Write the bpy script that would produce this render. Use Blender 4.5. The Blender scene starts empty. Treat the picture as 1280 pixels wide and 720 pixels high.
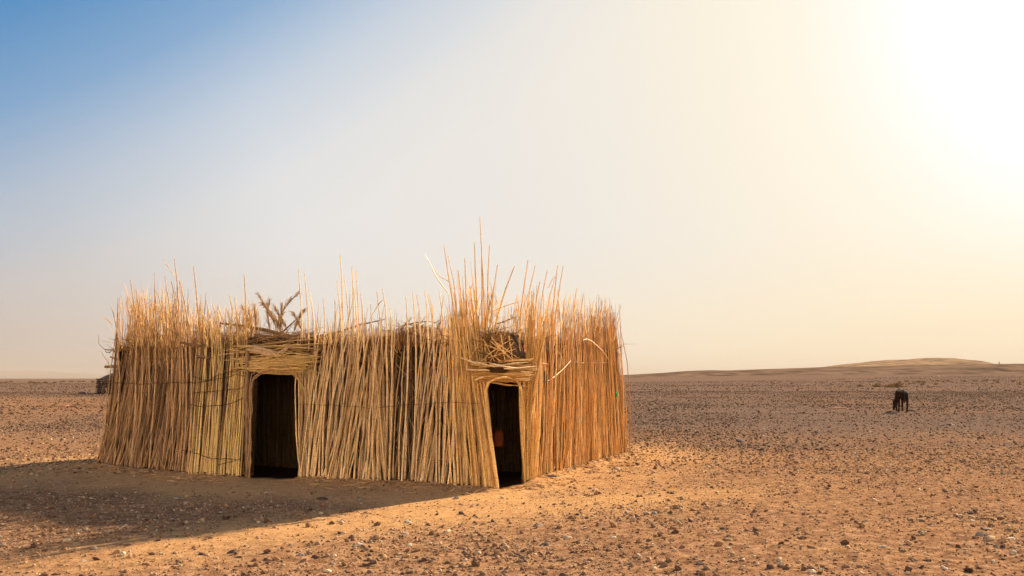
import bpy, bmesh, math, random
import numpy as np
from mathutils import Vector, Matrix

random.seed(7)
rng = np.random.default_rng(7)
C = bpy.context.scene.collection
R = math.radians
F, CX, CY, EYE = 1000.0, 640.0, 473.0, 1.55      # photo calibration: focal px, principal x, horizon y, eye height

# ------------------------------------------------------------------ scene / camera
sc = bpy.context.scene
cam = bpy.data.objects.new('camera', bpy.data.cameras.new('camera'))
C.objects.link(cam)
cam.data.sensor_width = 36.0
cam.data.lens = F / 1280 * 36.0
cam.data.shift_y = (CY - 360) / 1280
cam.data.clip_start, cam.data.clip_end = 0.1, 60000
cam.location = (0, 0, EYE)
cam.rotation_euler = (R(90), 0, 0)
sc.camera = cam
sc.view_settings.view_transform = 'Standard'
sc.view_settings.look = 'None'
sc.view_settings.gamma = 1
sc.view_settings.use_curve_mapping = False
EXPO = 1.5
sc.view_settings.exposure = EXPO
sc.render.engine = 'CYCLES'
sc.cycles.max_bounces = 8
sc.cycles.diffuse_bounces = 4
sc.cycles.transmission_bounces = 4
sc.cycles.volume_bounces = 1
sc.cycles.use_denoising = True
sc.cycles.denoiser = 'OPENIMAGEDENOISE'
sc.cycles.denoising_input_passes = 'RGB_ALBEDO_NORMAL'
sc.cycles.denoising_prefilter = 'ACCURATE'

SUN_AZ, SUN_EL = math.atan2(0.64, 0.77), R(25)
S = Vector((math.sin(SUN_AZ) * math.cos(SUN_EL), math.cos(SUN_AZ) * math.cos(SUN_EL), math.sin(SUN_EL)))

# ------------------------------------------------------------------ world
def srgb(r, g, b):
    f = lambda c: (c / 255 / 12.92) if c / 255 <= 0.04045 else ((c / 255 + 0.055) / 1.055) ** 2.4
    return np.array([f(r), f(g), f(b)])

world = bpy.data.worlds.new('World')
sc.world = world
world.use_nodes = True
nt = world.node_tree
nt.nodes.clear()
def N(nt, t, **kw):
    n = nt.nodes.new(t)
    for k, v in kw.items():
        setattr(n, k, v)
    return n
def math_node(nt, op, a, b=None, clamp=False):
    n = N(nt, 'ShaderNodeMath', operation=op)
    n.use_clamp = clamp
    for i, v in enumerate((a, b)):
        if v is None: continue
        if isinstance(v, (int, float)): n.inputs[i].default_value = v
        else: nt.links.new(v, n.inputs[i])
    return n.outputs[0]
def ramp(nt, fac, stops, interp='LINEAR'):
    n = N(nt, 'ShaderNodeValToRGB')
    n.color_ramp.interpolation = interp
    el = n.color_ramp.elements
    while len(el) < len(stops): el.new(0.5)
    for e, (p, c) in zip(el, stops):
        e.position = p
        e.color = (c[0], c[1], c[2], 1)
    if fac is not None: nt.links.new(fac, n.inputs[0])
    return n.outputs[0]
def mixcol(nt, fac, a, b, blend='MIX'):
    n = N(nt, 'ShaderNodeMix', data_type='RGBA', blend_type=blend)
    for i, v in ((0, fac), (6, a), (7, b)):
        if isinstance(v, (int, float)): n.inputs[i].default_value = v
        elif isinstance(v, (tuple, list, np.ndarray)): n.inputs[i].default_value = (v[0], v[1], v[2], 1)
        else: nt.links.new(v, n.inputs[i])
    return n.outputs[2]

sky = N(nt, 'ShaderNodeTexSky', sky_type='NISHITA')
sky.sun_disc = False
sky.sun_elevation = SUN_EL
sky.sun_rotation = SUN_AZ
sky.dust_density = 4.0
sky.air_density = 1.0
tc = N(nt, 'ShaderNodeTexCoord')
dotn = N(nt, 'ShaderNodeVectorMath', operation='DOT_PRODUCT')
nt.links.new(tc.outputs['Generated'], dotn.inputs[0])
dotn.inputs[1].default_value = Vector((0.58, 0.72, 0.381)).normalized()      # centre of the dust aureole
cosang = dotn.outputs['Value']
sep = N(nt, 'ShaderNodeSeparateXYZ')
nt.links.new(tc.outputs['Generated'], sep.inputs[0])
elev = sep.outputs['Z']
cfac = math_node(nt, 'MULTIPLY_ADD', cosang, 0.5); cfac.node.inputs[2].default_value = 0.5
SKY_STR = 0.1
k = 1.0 / (2 ** EXPO) / SKY_STR           # display-linear -> background units
def cpos(c): return 0.5 * c + 0.5
SCL = 1 / 28.0                              # colour ramps hold 0..1, scaled back after
def st(c, rgb, m=1.0): return (cpos(c), srgb(*rgb) * m * k * SCL)
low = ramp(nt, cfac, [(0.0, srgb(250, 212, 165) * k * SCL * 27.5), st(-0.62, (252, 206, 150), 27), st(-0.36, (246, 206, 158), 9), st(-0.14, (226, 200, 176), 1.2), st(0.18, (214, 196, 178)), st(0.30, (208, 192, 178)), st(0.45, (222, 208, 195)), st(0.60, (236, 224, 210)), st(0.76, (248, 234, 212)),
                      st(0.88, (253, 236, 203)), st(0.95, (254, 236, 200)), (1.0, srgb(255, 244, 220) * k * SCL)], 'LINEAR')  # far boost on the anti-sun side is invented fill for the shaded front wall
midr = ramp(nt, cfac, [(0.0, srgb(215, 185, 150) * k * SCL * 2), st(-0.25, (205, 185, 160), 1.5), st(0.15, (196, 190, 186)), st(0.30, (205, 202, 202)), st(0.39, (209, 207, 206)), st(0.60, (231, 230, 229)),
                       st(0.80, (236, 232, 226)), st(0.88, (243, 236, 224)), st(0.925, (249, 240, 222)), st(0.953, (254, 245, 229)), st(0.972, (255, 251, 242)), st(0.985, (255, 255, 252), 1.1), (1.0, srgb(255, 253, 246) * k * SCL * 2)], 'LINEAR')
def between(v, a, b, interp='LINEAR'):
    m_ = N(nt, 'ShaderNodeMapRange', interpolation_type=interp); nt.links.new(v, m_.inputs[0]); m_.inputs[1].default_value, m_.inputs[2].default_value = a, b
    return m_.outputs[0]
# clear blue opens up away from the dust and the sun
bdot = N(nt, 'ShaderNodeVectorMath', operation='DOT_PRODUCT'); nt.links.new(tc.outputs['Generated'], bdot.inputs[0]); bdot.inputs[1].default_value = (-0.506, 0.095, 0.858)
blue = ramp(nt, between(bdot.outputs['Value'], 0.4, 1.0), [(0, srgb(126, 184, 228) * k * SCL), (.4, srgb(77, 142, 196) * k * SCL), (1, srgb(52, 100, 158) * k * SCL)])
bfac = ramp(nt, between(bdot.outputs['Value'], 0.36, 0.70), [(0, (0, 0, 0)), (.2, (.07,) * 3), (.43, (.38,) * 3), (.63, (.80,) * 3), (.84, (1,) * 3), (1, (1, 1, 1))])
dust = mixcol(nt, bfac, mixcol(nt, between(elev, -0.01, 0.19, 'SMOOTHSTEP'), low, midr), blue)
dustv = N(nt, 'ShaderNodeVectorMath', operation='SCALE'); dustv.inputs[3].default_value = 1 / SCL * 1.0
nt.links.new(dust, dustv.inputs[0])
nsv = N(nt, 'ShaderNodeVectorMath', operation='SCALE'); nsv.inputs[3].default_value = 0.006
nt.links.new(sky.outputs[0], nsv.inputs[0])
addv = N(nt, 'ShaderNodeVectorMath', operation='ADD')
nt.links.new(dustv.outputs[0], addv.inputs[0]); nt.links.new(nsv.outputs[0], addv.inputs[1])
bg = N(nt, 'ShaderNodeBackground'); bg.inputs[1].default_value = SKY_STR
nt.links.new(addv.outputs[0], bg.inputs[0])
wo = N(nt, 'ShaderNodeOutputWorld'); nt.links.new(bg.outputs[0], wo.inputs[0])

sl = bpy.data.lights.new('sun', 'SUN')
sl.energy, sl.angle, sl.color = 5.0, R(0.5), (1.0, 0.77, 0.50)
sun = bpy.data.objects.new('sun', sl)
sun.rotation_euler = S.to_track_quat('Z', 'Y').to_euler()
sun.location = S * 50
C.objects.link(sun)

# ------------------------------------------------------------------ materials
def new_mat(name):
    m = bpy.data.materials.new(name); m.use_nodes = True
    t = m.node_tree; b = t.nodes['Principled BSDF']
    b.inputs['Roughness'].default_value = 0.85
    b.inputs['Specular IOR Level'].default_value = 0.15
    return m, t, b

def reed_mat(name, cols, rough=0.5, transl=0.0, band=0.35, spec=0.3):
    """cols: dry-stalk colours, one picked per stalk; nodes and weathering run along the stalk"""
    m, t, b = new_mat(name)
    geo = N(t, 'ShaderNodeNewGeometry')
    rnd = geo.outputs['Random Per Island']
    n = len(cols)
    base = ramp(t, rnd, [(i / max(1, n - 1), c) for i, c in enumerate(cols)])
    tco = N(t, 'ShaderNodeTexCoord')
    mp = N(t, 'ShaderNodeMapping'); mp.inputs['Scale'].default_value = (30, 30, 2.2)
    t.links.new(tco.outputs['Object'], mp.inputs[0])
    n1 = N(t, 'ShaderNodeTexNoise'); n1.inputs['Scale'].default_value = 1.0; n1.inputs['Detail'].default_value = 4
    t.links.new(mp.outputs[0], n1.inputs['Vector'])
    f1 = N(t, 'ShaderNodeMapRange'); t.links.new(n1.outputs[0], f1.inputs[0])
    f1.inputs[1].default_value, f1.inputs[2].default_value, f1.inputs[3].default_value, f1.inputs[4].default_value = 0.35, 0.7, 0.78, 1.12
    sp = N(t, 'ShaderNodeSeparateXYZ'); t.links.new(tco.outputs['Object'], sp.inputs[0])
    zz = math_node(t, 'MULTIPLY_ADD', rnd, 7.3); t.links.new(math_node(t, 'MULTIPLY', sp.outputs['Z'], 5.2), zz.node.inputs[2])
    fr = math_node(t, 'FRACT', zz)
    joint = math_node(t, 'LESS_THAN', fr, 0.07)
    jm = math_node(t, 'MULTIPLY', joint, band)
    jf = math_node(t, 'SUBTRACT', 1.0, jm)
    # bleach towards grey by a second per-stalk noise
    n2 = N(t, 'ShaderNodeTexNoise'); n2.inputs['Scale'].default_value = 1.3; n2.inputs['Detail'].default_value = 3
    t.links.new(tco.outputs['Object'], n2.inputs['Vector'])
    g = math_node(t, 'MULTIPLY', n2.outputs[0], 0.15)
    col = mixcol(t, g, base, (0.40, 0.31, 0.22))
    v = N(t, 'ShaderNodeVectorMath', operation='SCALE'); t.links.new(col, v.inputs[0])
    t.links.new(math_node(t, 'MULTIPLY', f1.outputs[0], jf), v.inputs[3])
    t.links.new(v.outputs[0], b.inputs['Base Color'])
    b.inputs['Roughness'].default_value = rough
    b.inputs['Specular IOR Level'].default_value = spec
    if transl > 0:
        tr = N(t, 'ShaderNodeBsdfTranslucent'); t.links.new(v.outputs[0], tr.inputs[0])
        mx = N(t, 'ShaderNodeMixShader'); mx.inputs[0].default_value = transl
        t.links.new(b.outputs[0], mx.inputs[1]); t.links.new(tr.outputs[0], mx.inputs[2])
        t.links.new(mx.outputs[0], t.nodes['Material Output'].inputs[0])
    return m

M = {}
M['brown'] = reed_mat('brown_reeds', [(0.14, 0.072, 0.036), (0.50, 0.30, 0.145), (0.26, 0.14, 0.068), (0.60, 0.38, 0.19), (0.36, 0.20, 0.092), (0.18, 0.095, 0.046)], transl=0.05)
M['yellow'] = reed_mat('yellow_reeds', [(0.44, 0.27, 0.09), (0.76, 0.54, 0.21), (0.60, 0.41, 0.15), (0.80, 0.60, 0.27), (0.36, 0.22, 0.075)], transl=0.05)
M['grey'] = reed_mat('weathered_reeds', [(0.32, 0.185, 0.085), (0.88, 0.64, 0.35), (0.66, 0.44, 0.20), (0.90, 0.70, 0.42), (0.46, 0.28, 0.125), (0.84, 0.58, 0.28)], transl=0.05)
M['gold'] = reed_mat('golden_reeds', [(0.52, 0.27, 0.075), (0.88, 0.56, 0.20), (0.72, 0.43, 0.13), (0.90, 0.63, 0.27), (0.44, 0.22, 0.06)], transl=0.07)
M['rust'] = reed_mat('rust_reeds', [(0.34, 0.155, 0.045), (0.86, 0.49, 0.16), (0.64, 0.33, 0.10), (0.90, 0.57, 0.24), (0.40, 0.18, 0.05), (0.80, 0.43, 0.13)], transl=0.07)
M['straw'] = reed_mat('fine_straw', [(0.66, 0.38, 0.12), (0.80, 0.52, 0.20), (0.56, 0.31, 0.10), (0.84, 0.60, 0.28)], transl=0.42, band=0.0, spec=0.15)
M['old'] = reed_mat('old_reeds', [(0.10, 0.055, 0.028), (0.26, 0.155, 0.075), (0.16, 0.09, 0.045), (0.34, 0.21, 0.11), (0.13, 0.07, 0.035)], transl=0.05)  # darker copy for rear stalks; shade between reeds is put into its colour
M['old_rust'] = reed_mat('old_side_reeds', [(0.16, 0.07, 0.025), (0.40, 0.21, 0.075), (0.25, 0.12, 0.042), (0.48, 0.27, 0.10), (0.20, 0.095, 0.033)], transl=0.05)  # same for the side wall: rear shade painted into the reed colour
M['inner'] = reed_mat('inner_reeds', [(0.022, 0.013, 0.008), (0.06, 0.034, 0.018), (0.034, 0.02, 0.012), (0.08, 0.046, 0.025)], spec=0.0)  # colour kept near black so the interior darkness is painted in
M['thatch'] = reed_mat('roof_brush', [(0.16, 0.08, 0.035), (0.38, 0.21, 0.09), (0.26, 0.14, 0.06), (0.48, 0.29, 0.13)], transl=0.2, band=0.0, spec=0.05)
M['palm'] = reed_mat('dry_palm', [(0.40, 0.25, 0.12), (0.58, 0.39, 0.20), (0.48, 0.31, 0.15)], transl=0.3, band=0.0)
M['pale'] = reed_mat('pale_sticks', [(0.60, 0.43, 0.23), (0.70, 0.52, 0.29), (0.54, 0.37, 0.18)], band=0.2)
M['branch'] = reed_mat('dark_branch', [(0.15, 0.085, 0.045), (0.20, 0.12, 0.065), (0.12, 0.07, 0.04)], rough=0.8, band=0.0, spec=0.1)
M['bark'] = reed_mat('light_wood', [(0.42, 0.28, 0.17), (0.50, 0.36, 0.23)], rough=0.8, band=0.0, spec=0.1)

def noise_mat(name, c1, c2, scale=6, rough=0.9, bump=0.3, detail=6):
    m, t, b = new_mat(name)
    tco = N(t, 'ShaderNodeTexCoord')
    n1 = N(t, 'ShaderNodeTexNoise'); n1.inputs['Scale'].default_value = scale; n1.inputs['Detail'].default_value = detail
    t.links.new(tco.outputs['Object'], n1.inputs['Vector'])
    t.links.new(ramp(t, n1.outputs[0], [(0.32, c1), (0.68, c2)]), b.inputs['Base Color'])
    bp = N(t, 'ShaderNodeBump'); bp.inputs['Strength'].default_value = bump; bp.inputs['Distance'].default_value = 0.02
    t.links.new(n1.outputs[0], bp.inputs['Height']); t.links.new(bp.outputs[0], b.inputs['Normal'])
    b.inputs['Roughness'].default_value = rough
    return m
M['wire'] = noise_mat('rusty_wire', (0.03, 0.018, 0.012), (0.08, 0.045, 0.025), 30, 0.6)
M['cord'] = noise_mat('pale_cord', (0.5, 0.38, 0.24), (0.66, 0.52, 0.36), 40)
M['mud'] = noise_mat('dried_mud', (0.20, 0.125, 0.075), (0.30, 0.20, 0.125), 9, 0.95, 0.8)
M['donkey'] = noise_mat('dark_hide', (0.016, 0.009, 0.007), (0.034, 0.018, 0.013), 7, 0.9, 0.2)
M['donkey'].node_tree.nodes['Principled BSDF'].inputs['Specular IOR Level'].default_value = 0.03
M['mane'] = noise_mat('black_hair', (0.012, 0.010, 0.010), (0.022, 0.018, 0.016), 20, 0.7, 0.5)
M['hoof'] = noise_mat('hoof_horn', (0.02, 0.017, 0.015), (0.04, 0.033, 0.028), 20, 0.5, 0.1)
M['orange_plastic'] = noise_mat('faded_orange_plastic', (0.27, 0.06, 0.02), (0.36, 0.09, 0.03), 8, 0.45, 0.05)
M['black_plastic'] = noise_mat('black_plastic', (0.02, 0.02, 0.02), (0.035, 0.033, 0.03), 20, 0.5, 0.05)
M['green_plastic'] = noise_mat('green_film', (0.02, 0.30, 0.08), (0.05, 0.48, 0.16), 30, 0.4, 0.2)
M['rug'] = noise_mat('dark_tarpaulin', (0.05, 0.045, 0.042), (0.12, 0.10, 0.09), 2.5, 0.9, 0.5)
M['redbundle'] = noise_mat('reddish_bundle', (0.16, 0.075, 0.05), (0.26, 0.13, 0.085), 4, 0.9, 0.5)
M['shrub'] = noise_mat('dry_shrub', (0.15, 0.095, 0.042), (0.26, 0.165, 0.072), 3, 0.9, 0.2)

def stone_mat(name, cols, rnd=True, rough=0.85):
    m, t, b = new_mat(name)
    geo = N(t, 'ShaderNodeNewGeometry')
    base = ramp(t, geo.outputs['Random Per Island'], [(i / max(1, len(cols) - 1), c) for i, c in enumerate(cols)], 'LINEAR')
    tco = N(t, 'ShaderNodeTexCoord')
    n1 = N(t, 'ShaderNodeTexNoise'); n1.inputs['Scale'].default_value = 22; n1.inputs['Detail'].default_value = 6
    t.links.new(tco.outputs['Object'], n1.inputs['Vector'])
    f = N(t, 'ShaderNodeMapRange'); t.links.new(n1.outputs[0], f.inputs[0])
    f.inputs[1].default_value, f.inputs[2].default_value, f.inputs[3].default_value, f.inputs[4].default_value = 0.3, 0.7, 0.65, 1.3
    v = N(t, 'ShaderNodeVectorMath', operation='SCALE'); t.links.new(base, v.inputs[0]); t.links.new(f.outputs[0], v.inputs[3])
    t.links.new(v.outputs[0], b.inputs['Base Color'])
    bp = N(t, 'ShaderNodeBump'); bp.inputs['Strength'].default_value = 0.5; bp.inputs['Distance'].default_value = 0.01
    t.links.new(n1.outputs[0], bp.inputs['Height']); t.links.new(bp.outputs[0], b.inputs['Normal'])
    b.inputs['Roughness'].default_value = rough; b.inputs['Specular IOR Level'].default_value = 0.05
    return m
M['gravel'] = stone_mat('desert_gravel', [(0.10, 0.055, 0.036), (0.18, 0.10, 0.062), (0.075, 0.045, 0.034), (0.28, 0.155, 0.08), (0.15, 0.092, 0.062), (0.40, 0.27, 0.17), (0.22, 0.12, 0.065), (0.11, 0.068, 0.05), (0.33, 0.20, 0.11), (0.16, 0.10, 0.075), (0.52, 0.42, 0.31), (0.24, 0.14, 0.08), (0.46, 0.33, 0.21), (0.13, 0.075, 0.05)])
M['stone_dark'] = stone_mat('dark_stone', [(0.055, 0.042, 0.038), (0.085, 0.062, 0.052)])
M['stone_grey'] = stone_mat('grey_stone', [(0.19, 0.165, 0.15), (0.25, 0.215, 0.19)])
M['stone_pale'] = stone_mat('pale_stone', [(0.34, 0.255, 0.17), (0.44, 0.35, 0.255)])
M['stone_brown'] = stone_mat('brown_stone', [(0.17, 0.095, 0.058), (0.24, 0.14, 0.085)])
M['stone_red'] = stone_mat('red_stone', [(0.26, 0.11, 0.06), (0.32, 0.15, 0.08)])

# ------------------------------------------------------------------ mesh helpers
def mesh_np(name, verts, faces, nper):
    me = bpy.data.meshes.new(name)
    verts = np.asarray(verts, np.float32).reshape(-1, 3)
    faces = np.asarray(faces, np.int32).reshape(-1, nper)
    me.vertices.add(len(verts)); me.vertices.foreach_set('co', verts.ravel())
    me.loops.add(faces.size); me.loops.foreach_set('vertex_index', faces.ravel())
    me.polygons.add(len(faces))
    me.polygons.foreach_set('loop_start', np.arange(0, faces.size, nper, dtype=np.int32))
    me.polygons.foreach_set('loop_total', np.full(len(faces), nper, np.int32))
    me.update(calc_edges=True)
    return me

def link(name, me, mat=None, parent=None, smooth=True):
    o = bpy.data.objects.new(name, me)
    C.objects.link(o)
    if mat is not None: me.materials.append(mat)
    if smooth and len(me.polygons): me.polygons.foreach_set('use_smooth', np.ones(len(me.polygons), bool))
    if parent is not None:
        o.parent = parent
        o.matrix_parent_inverse = Matrix.Identity(4)
    return o

def tag(o, label=None, cat=None, group=None, kind=None):
    if label: o['label'] = label
    if cat: o['category'] = cat
    if group: o['group'] = group
    if kind: o['kind'] = kind
    return o

def empty(name, loc):
    o = bpy.data.objects.new(name, None); C.objects.link(o); o.location = loc
    return o

def strand_arrays(P, Rd, sides=5):
    """P (B,S,3) centre lines, Rd (B,S) radii -> verts, quads of closed tapering tubes"""
    P = np.asarray(P, float); Rd = np.asarray(Rd, float)
    B, Sg, _ = P.shape
    T = np.gradient(P, axis=1); T /= np.linalg.norm(T, axis=2, keepdims=True) + 1e-9
    ref = np.where(np.abs(T[..., 2:3]) > 0.8, np.array([1.0, 0, 0]), np.array([0, 0, 1.0]))
    ref = np.broadcast_to(ref[:, :1], T.shape)
    U = np.cross(T, ref); U /= np.linalg.norm(U, axis=2, keepdims=True) + 1e-9
    V = np.cross(T, U)
    a = np.arange(sides) * 2 * np.pi / sides
    a = a[None, None] + rng.uniform(0, 6.28, (B, 1, 1))
    if sides == 2:      # a flat open blade
        verts = np.stack([P - Rd[..., None] * (np.cos(a[..., :1]) * U + np.sin(a[..., :1]) * V), P + Rd[..., None] * (np.cos(a[..., :1]) * U + np.sin(a[..., :1]) * V)], 2).reshape(-1, 3)
        b = np.arange(B)[:, None] * Sg * 2; s_ = np.arange(Sg - 1)[None] * 2
        return verts, np.stack([b + s_, b + s_ + 1, b + s_ + 3, b + s_ + 2], -1).reshape(-1, 4)
    ring = P[:, :, None] + Rd[:, :, None, None] * (np.cos(a)[..., None] * U[:, :, None] + np.sin(a)[..., None] * V[:, :, None])
    verts = ring.reshape(-1, 3)
    b = np.arange(B)[:, None, None] * Sg * sides
    s = np.arange(Sg - 1)[None, :, None] * sides
    j = np.arange(sides)[None, None]; j2 = (j + 1) % sides
    q = np.stack([b + s + j, b + s + j2, b + s + sides + j2, b + s + sides + j], -1).reshape(-1, 4)
    return verts, q

class Strands:
    def __init__(self): self.v, self.f, self.n = [], [], 0
    def add(self, P, Rd, sides=5):
        v, f = strand_arrays(P, Rd, sides)
        self.v.append(v); self.f.append(f + self.n); self.n += len(v)
        return self
    def build(self, name, mat, parent=None, origin=(0, 0, 0)):
        v = np.concatenate(self.v) - np.array(origin)
        o = link(name, mesh_np(name, v, np.concatenate(self.f), 4), mat, parent)
        return o

def curves(A, Bp, segs=6, bow=0.02, kink=0.006):
    """straight-ish stalks from A to Bp (B,3) with a random bow and small kinks"""
    A = np.asarray(A, float); Bp = np.asarray(Bp, float)
    t = np.linspace(0, 1, segs)[None, :, None]
    P = A[:, None] * (1 - t) + Bp[:, None] * t
    L = np.linalg.norm(Bp - A, axis=1)[:, None, None]
    off = rng.normal(0, 1, (len(A), 1, 3)) * bow * L
    P = P + off * (4 * t * (1 - t))
    P[:, 1:-1] += rng.normal(0, kink, P[:, 1:-1].shape)
    return P

# ------------------------------------------------------------------ value noise on numpy
_perm = rng.random((256, 256))
def vnoise(x, y):
    xi, yi = np.floor(x).astype(int), np.floor(y).astype(int)
    fx, fy = x - xi, y - yi
    fx, fy = fx * fx * (3 - 2 * fx), fy * fy * (3 - 2 * fy)
    g = lambda a, b: _perm[a & 255, b & 255]
    return (g(xi, yi) * (1 - fx) + g(xi + 1, yi) * fx) * (1 - fy) + (g(xi, yi + 1) * (1 - fx) + g(xi + 1, yi + 1) * fx) * fy - 0.5
def sstep(a, b, x):
    t = np.clip((x - a) / (b - a), 0, 1); return t * t * (3 - 2 * t)

# ------------------------------------------------------------------ hut outline in plan
front_px = [(121, 581), (160, 586), (200, 590), (240, 594), (310, 597), (375, 597), (440, 601), (520, 604), (575, 609), (622, 612),
            (655, 604), (690, 592), (740, 578), (782, 568)]
def gpt(px, py):
    d = F * EYE / (py - CY); return np.array([(px - CX) * d / F, d])
FP = np.array([gpt(*p) for p in front_px]); FX = np.array([p[0] for p in front_px], float)
left_back = np.array([(-4.4, 19.2), (-5.5, 19.0), (-6.15, 18.3), (-6.75, 16.4), (-7.26, 15.0), (-7.40, 14.55)])
back = np.array([(2.34, 16.9), (2.2, 17.4), (1.6, 17.7), (-1.4, 18.5), (-4.4, 19.2)])
outline = np.concatenate([FP, back, left_back[1:]])
centre = np.array([-2.6, 15.0])

def seg_dist(x, y, poly, closed=True):
    d = np.full(np.shape(x), 1e9)
    n = len(poly)
    for i in range(n if closed else n - 1):
        a, b = poly[i], poly[(i + 1) % n]
        ab = b - a; t = np.clip(((x - a[0]) * ab[0] + (y - a[1]) * ab[1]) / (ab @ ab), 0, 1)
        d = np.minimum(d, np.hypot(x - a[0] - t * ab[0], y - a[1] - t * ab[1]))
    return d
def inside(x, y, poly):
    r = np.zeros(np.shape(x), bool); n = len(poly)
    for i in range(n):
        a, b = poly[i], poly[(i + 1) % n]
        c = ((a[1] > y) != (b[1] > y)) & (x < (b[0] - a[0]) * (y - a[1]) / (b[1] - a[1] + 1e-12) + a[0])
        r ^= c
    return r
def signed(x, y):
    d = seg_dist(x, y, outline); return np.where(inside(x, y, outline), -d, d)

def height(x, y):
    x = np.asarray(x, float); y = np.asarray(y, float)
    d = np.hypot(x, y)
    sd = np.full(x.shape, 99.0)
    near = d < 30
    if near.any(): sd[near] = signed(x[near], y[near])
    fade = 1 - sstep(60, 300, d)
    z = (0.05 * vnoise(x / 3.1 + 9, y / 3.1) + 0.025 * vnoise(x / 0.9, y / 0.9 + 4) + 0.012 * vnoise(x / 0.31 + 3, y / 0.31)) * fade
    calm = 0.35 + 0.65 * sstep(0.3, 2.5, np.abs(sd))
    z = z * calm
    gate = np.ones(x.shape)
    for (px_, py_, r_) in ((342, 597, .42), (638, 608, .40)):
        q = gpt(px_, py_); gate = gate * sstep(r_ - .12, r_ + .2, np.hypot(x - q[0], y - q[1]))
    z = z + 0.055 * np.exp(-((sd - 0.02) / 0.30) ** 2) * gate - 0.03 * (sd < -0.3)
    z = z + 0.35 * vnoise(x / 45 + 2, y / 45 + 7) * sstep(25, 120, d) + 2.0 * vnoise(x / 400, y / 400 + 1) * sstep(300, 900, d)
    z = z + 3.2 * sstep(70, 420, d) * sstep(-10, 170, x) * (y > 0)
    return z

def path_at(px):
    """front/side wall plan point, inward normal, by photo column of its foot"""
    px = np.asarray(px, float)
    X = np.interp(px, FX, FP[:, 0]); Y = np.interp(px, FX, FP[:, 1])
    e = 4.0
    dx = np.interp(px + e, FX, FP[:, 0]) - np.interp(px - e, FX, FP[:, 0])
    dy = np.interp(px + e, FX, FP[:, 1]) - np.interp(px - e, FX, FP[:, 1])
    L = np.hypot(dx, dy) + 1e-9
    return np.stack([X, Y], -1), np.stack([-dy / L, dx / L], -1)

# top profile of the wall, by photo column
PX = [120, 140, 165, 190, 215, 240, 260, 300, 375, 400, 430, 450, 480, 520, 545, 560, 600, 625, 655, 675, 700, 720, 745, 765, 782]
YB = [400, 385, 372, 376, 385, 398, 404, 408, 408, 405, 385, 395, 412, 405, 392, 375, 355, 388, 372, 372, 388, 398, 392, 380, 388]
YS = [385, 365, 352, 356, 352, 368, 376, 378, 378, 372, 350, 362, 378, 376, 352, 336, 318, 350, 346, 346, 352, 366, 370, 368, 378]
def zpix(py, Y): return EYE + (CY - py) * Y / F

HUT = empty('reed_hut', (-2.6, 15.0, 0))
tag(HUT, 'large flat roofed hut of upright dry reeds with two dark doorways', 'hut')
HO = np.array([-2.6, 15.0, 0.0])

def wall_reeds(n, b0, b1, fan, r=(0.010, 0.016), inset=0.26, layers=(-0.05, 0.05), lowfrac=0.55, sparse=0.12, jit=5, bowz=0.02, xs=None, roof_y=432, top_map=None, ease=0.0):
    bx = rng.uniform(b0, b1, n) if xs is None else xs
    n = len(bx)
    base, nin = path_at(bx)
    lay = rng.uniform(layers[0], layers[1], n)
    base = base + nin * lay[:, None]
    tx = (bx + fan(bx) + rng.normal(0, jit, n)) if top_map is None else top_map(bx) + rng.normal(0, jit, n)
    tx = np.clip(tx, 118, 784)
    tp, tin = path_at(tx)
    tp = tp + tin * (inset + lay + rng.normal(0, 0.03, n))[:, None]
    u = rng.random(n)
    yb, ys = np.interp(tx, PX, YB), np.interp(tx, PX, YS)
    ytop = np.where(u < lowfrac, rng.uniform(yb + 8, np.maximum(roof_y, yb + 16) + 8, n), np.where(u < 1 - sparse, rng.normal(yb + 6, 7, n), rng.uniform(ys, yb, n)))
    zt = zpix(ytop, tp[:, 1])
    zb = height(base[:, 0], base[:, 1]) + rng.uniform(-0.04, 0.035, n)
    A = np.column_stack([base, zb]); Bp = np.column_stack([tp, zt])
    # over-long stalks go straight on above the roof line rather than leaning further in
    P = curves(A, Bp, 7, bowz, 0.007)
    if ease:
        t = np.linspace(0, 1, 7)[None, :, None]
        P[:, :, :2] += ease * (t - t * t) * (Bp - A)[:, None, :2]
    r0 = rng.uniform(*r, n)
    tap = np.linspace(1, 0.45, 7)[None] * np.ones((n, 1)); tap[:, -1] = 0.2
    return P, r0[:, None] * tap

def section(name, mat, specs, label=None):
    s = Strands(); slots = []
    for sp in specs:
        sp = dict(sp); old = sp.pop('old', False)  # old marks rear stalks that get the darker, shaded colour
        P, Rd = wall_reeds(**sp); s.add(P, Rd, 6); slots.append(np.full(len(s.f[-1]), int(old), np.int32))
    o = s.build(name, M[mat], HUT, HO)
    o.data.materials.append(M['old_' + mat] if 'old_' + mat in M else M['old']); o.data.polygons.foreach_set('material_index', np.concatenate(slots))  # 'old' materials are reed colours with the rear shade painted in
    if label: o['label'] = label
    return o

zero = lambda x: 0 * x
# left rounded end: brown dense reeds that flare at the foot
wall_a = section('reed_wall', 'brown', [
    dict(n=180, b0=119, b1=244, fan=lambda x: np.interp(x, [119, 150, 244], [23, 11, 0]), jit=3.5, layers=(-0.06, 0.06), lowfrac=0.5, r=(0.0085, 0.013), ease=1.0),
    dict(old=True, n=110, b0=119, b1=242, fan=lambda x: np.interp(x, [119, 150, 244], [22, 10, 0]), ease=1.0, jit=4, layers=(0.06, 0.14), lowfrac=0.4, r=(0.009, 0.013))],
    'brown reeds of the rounded left end, spread at the foot')
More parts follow.
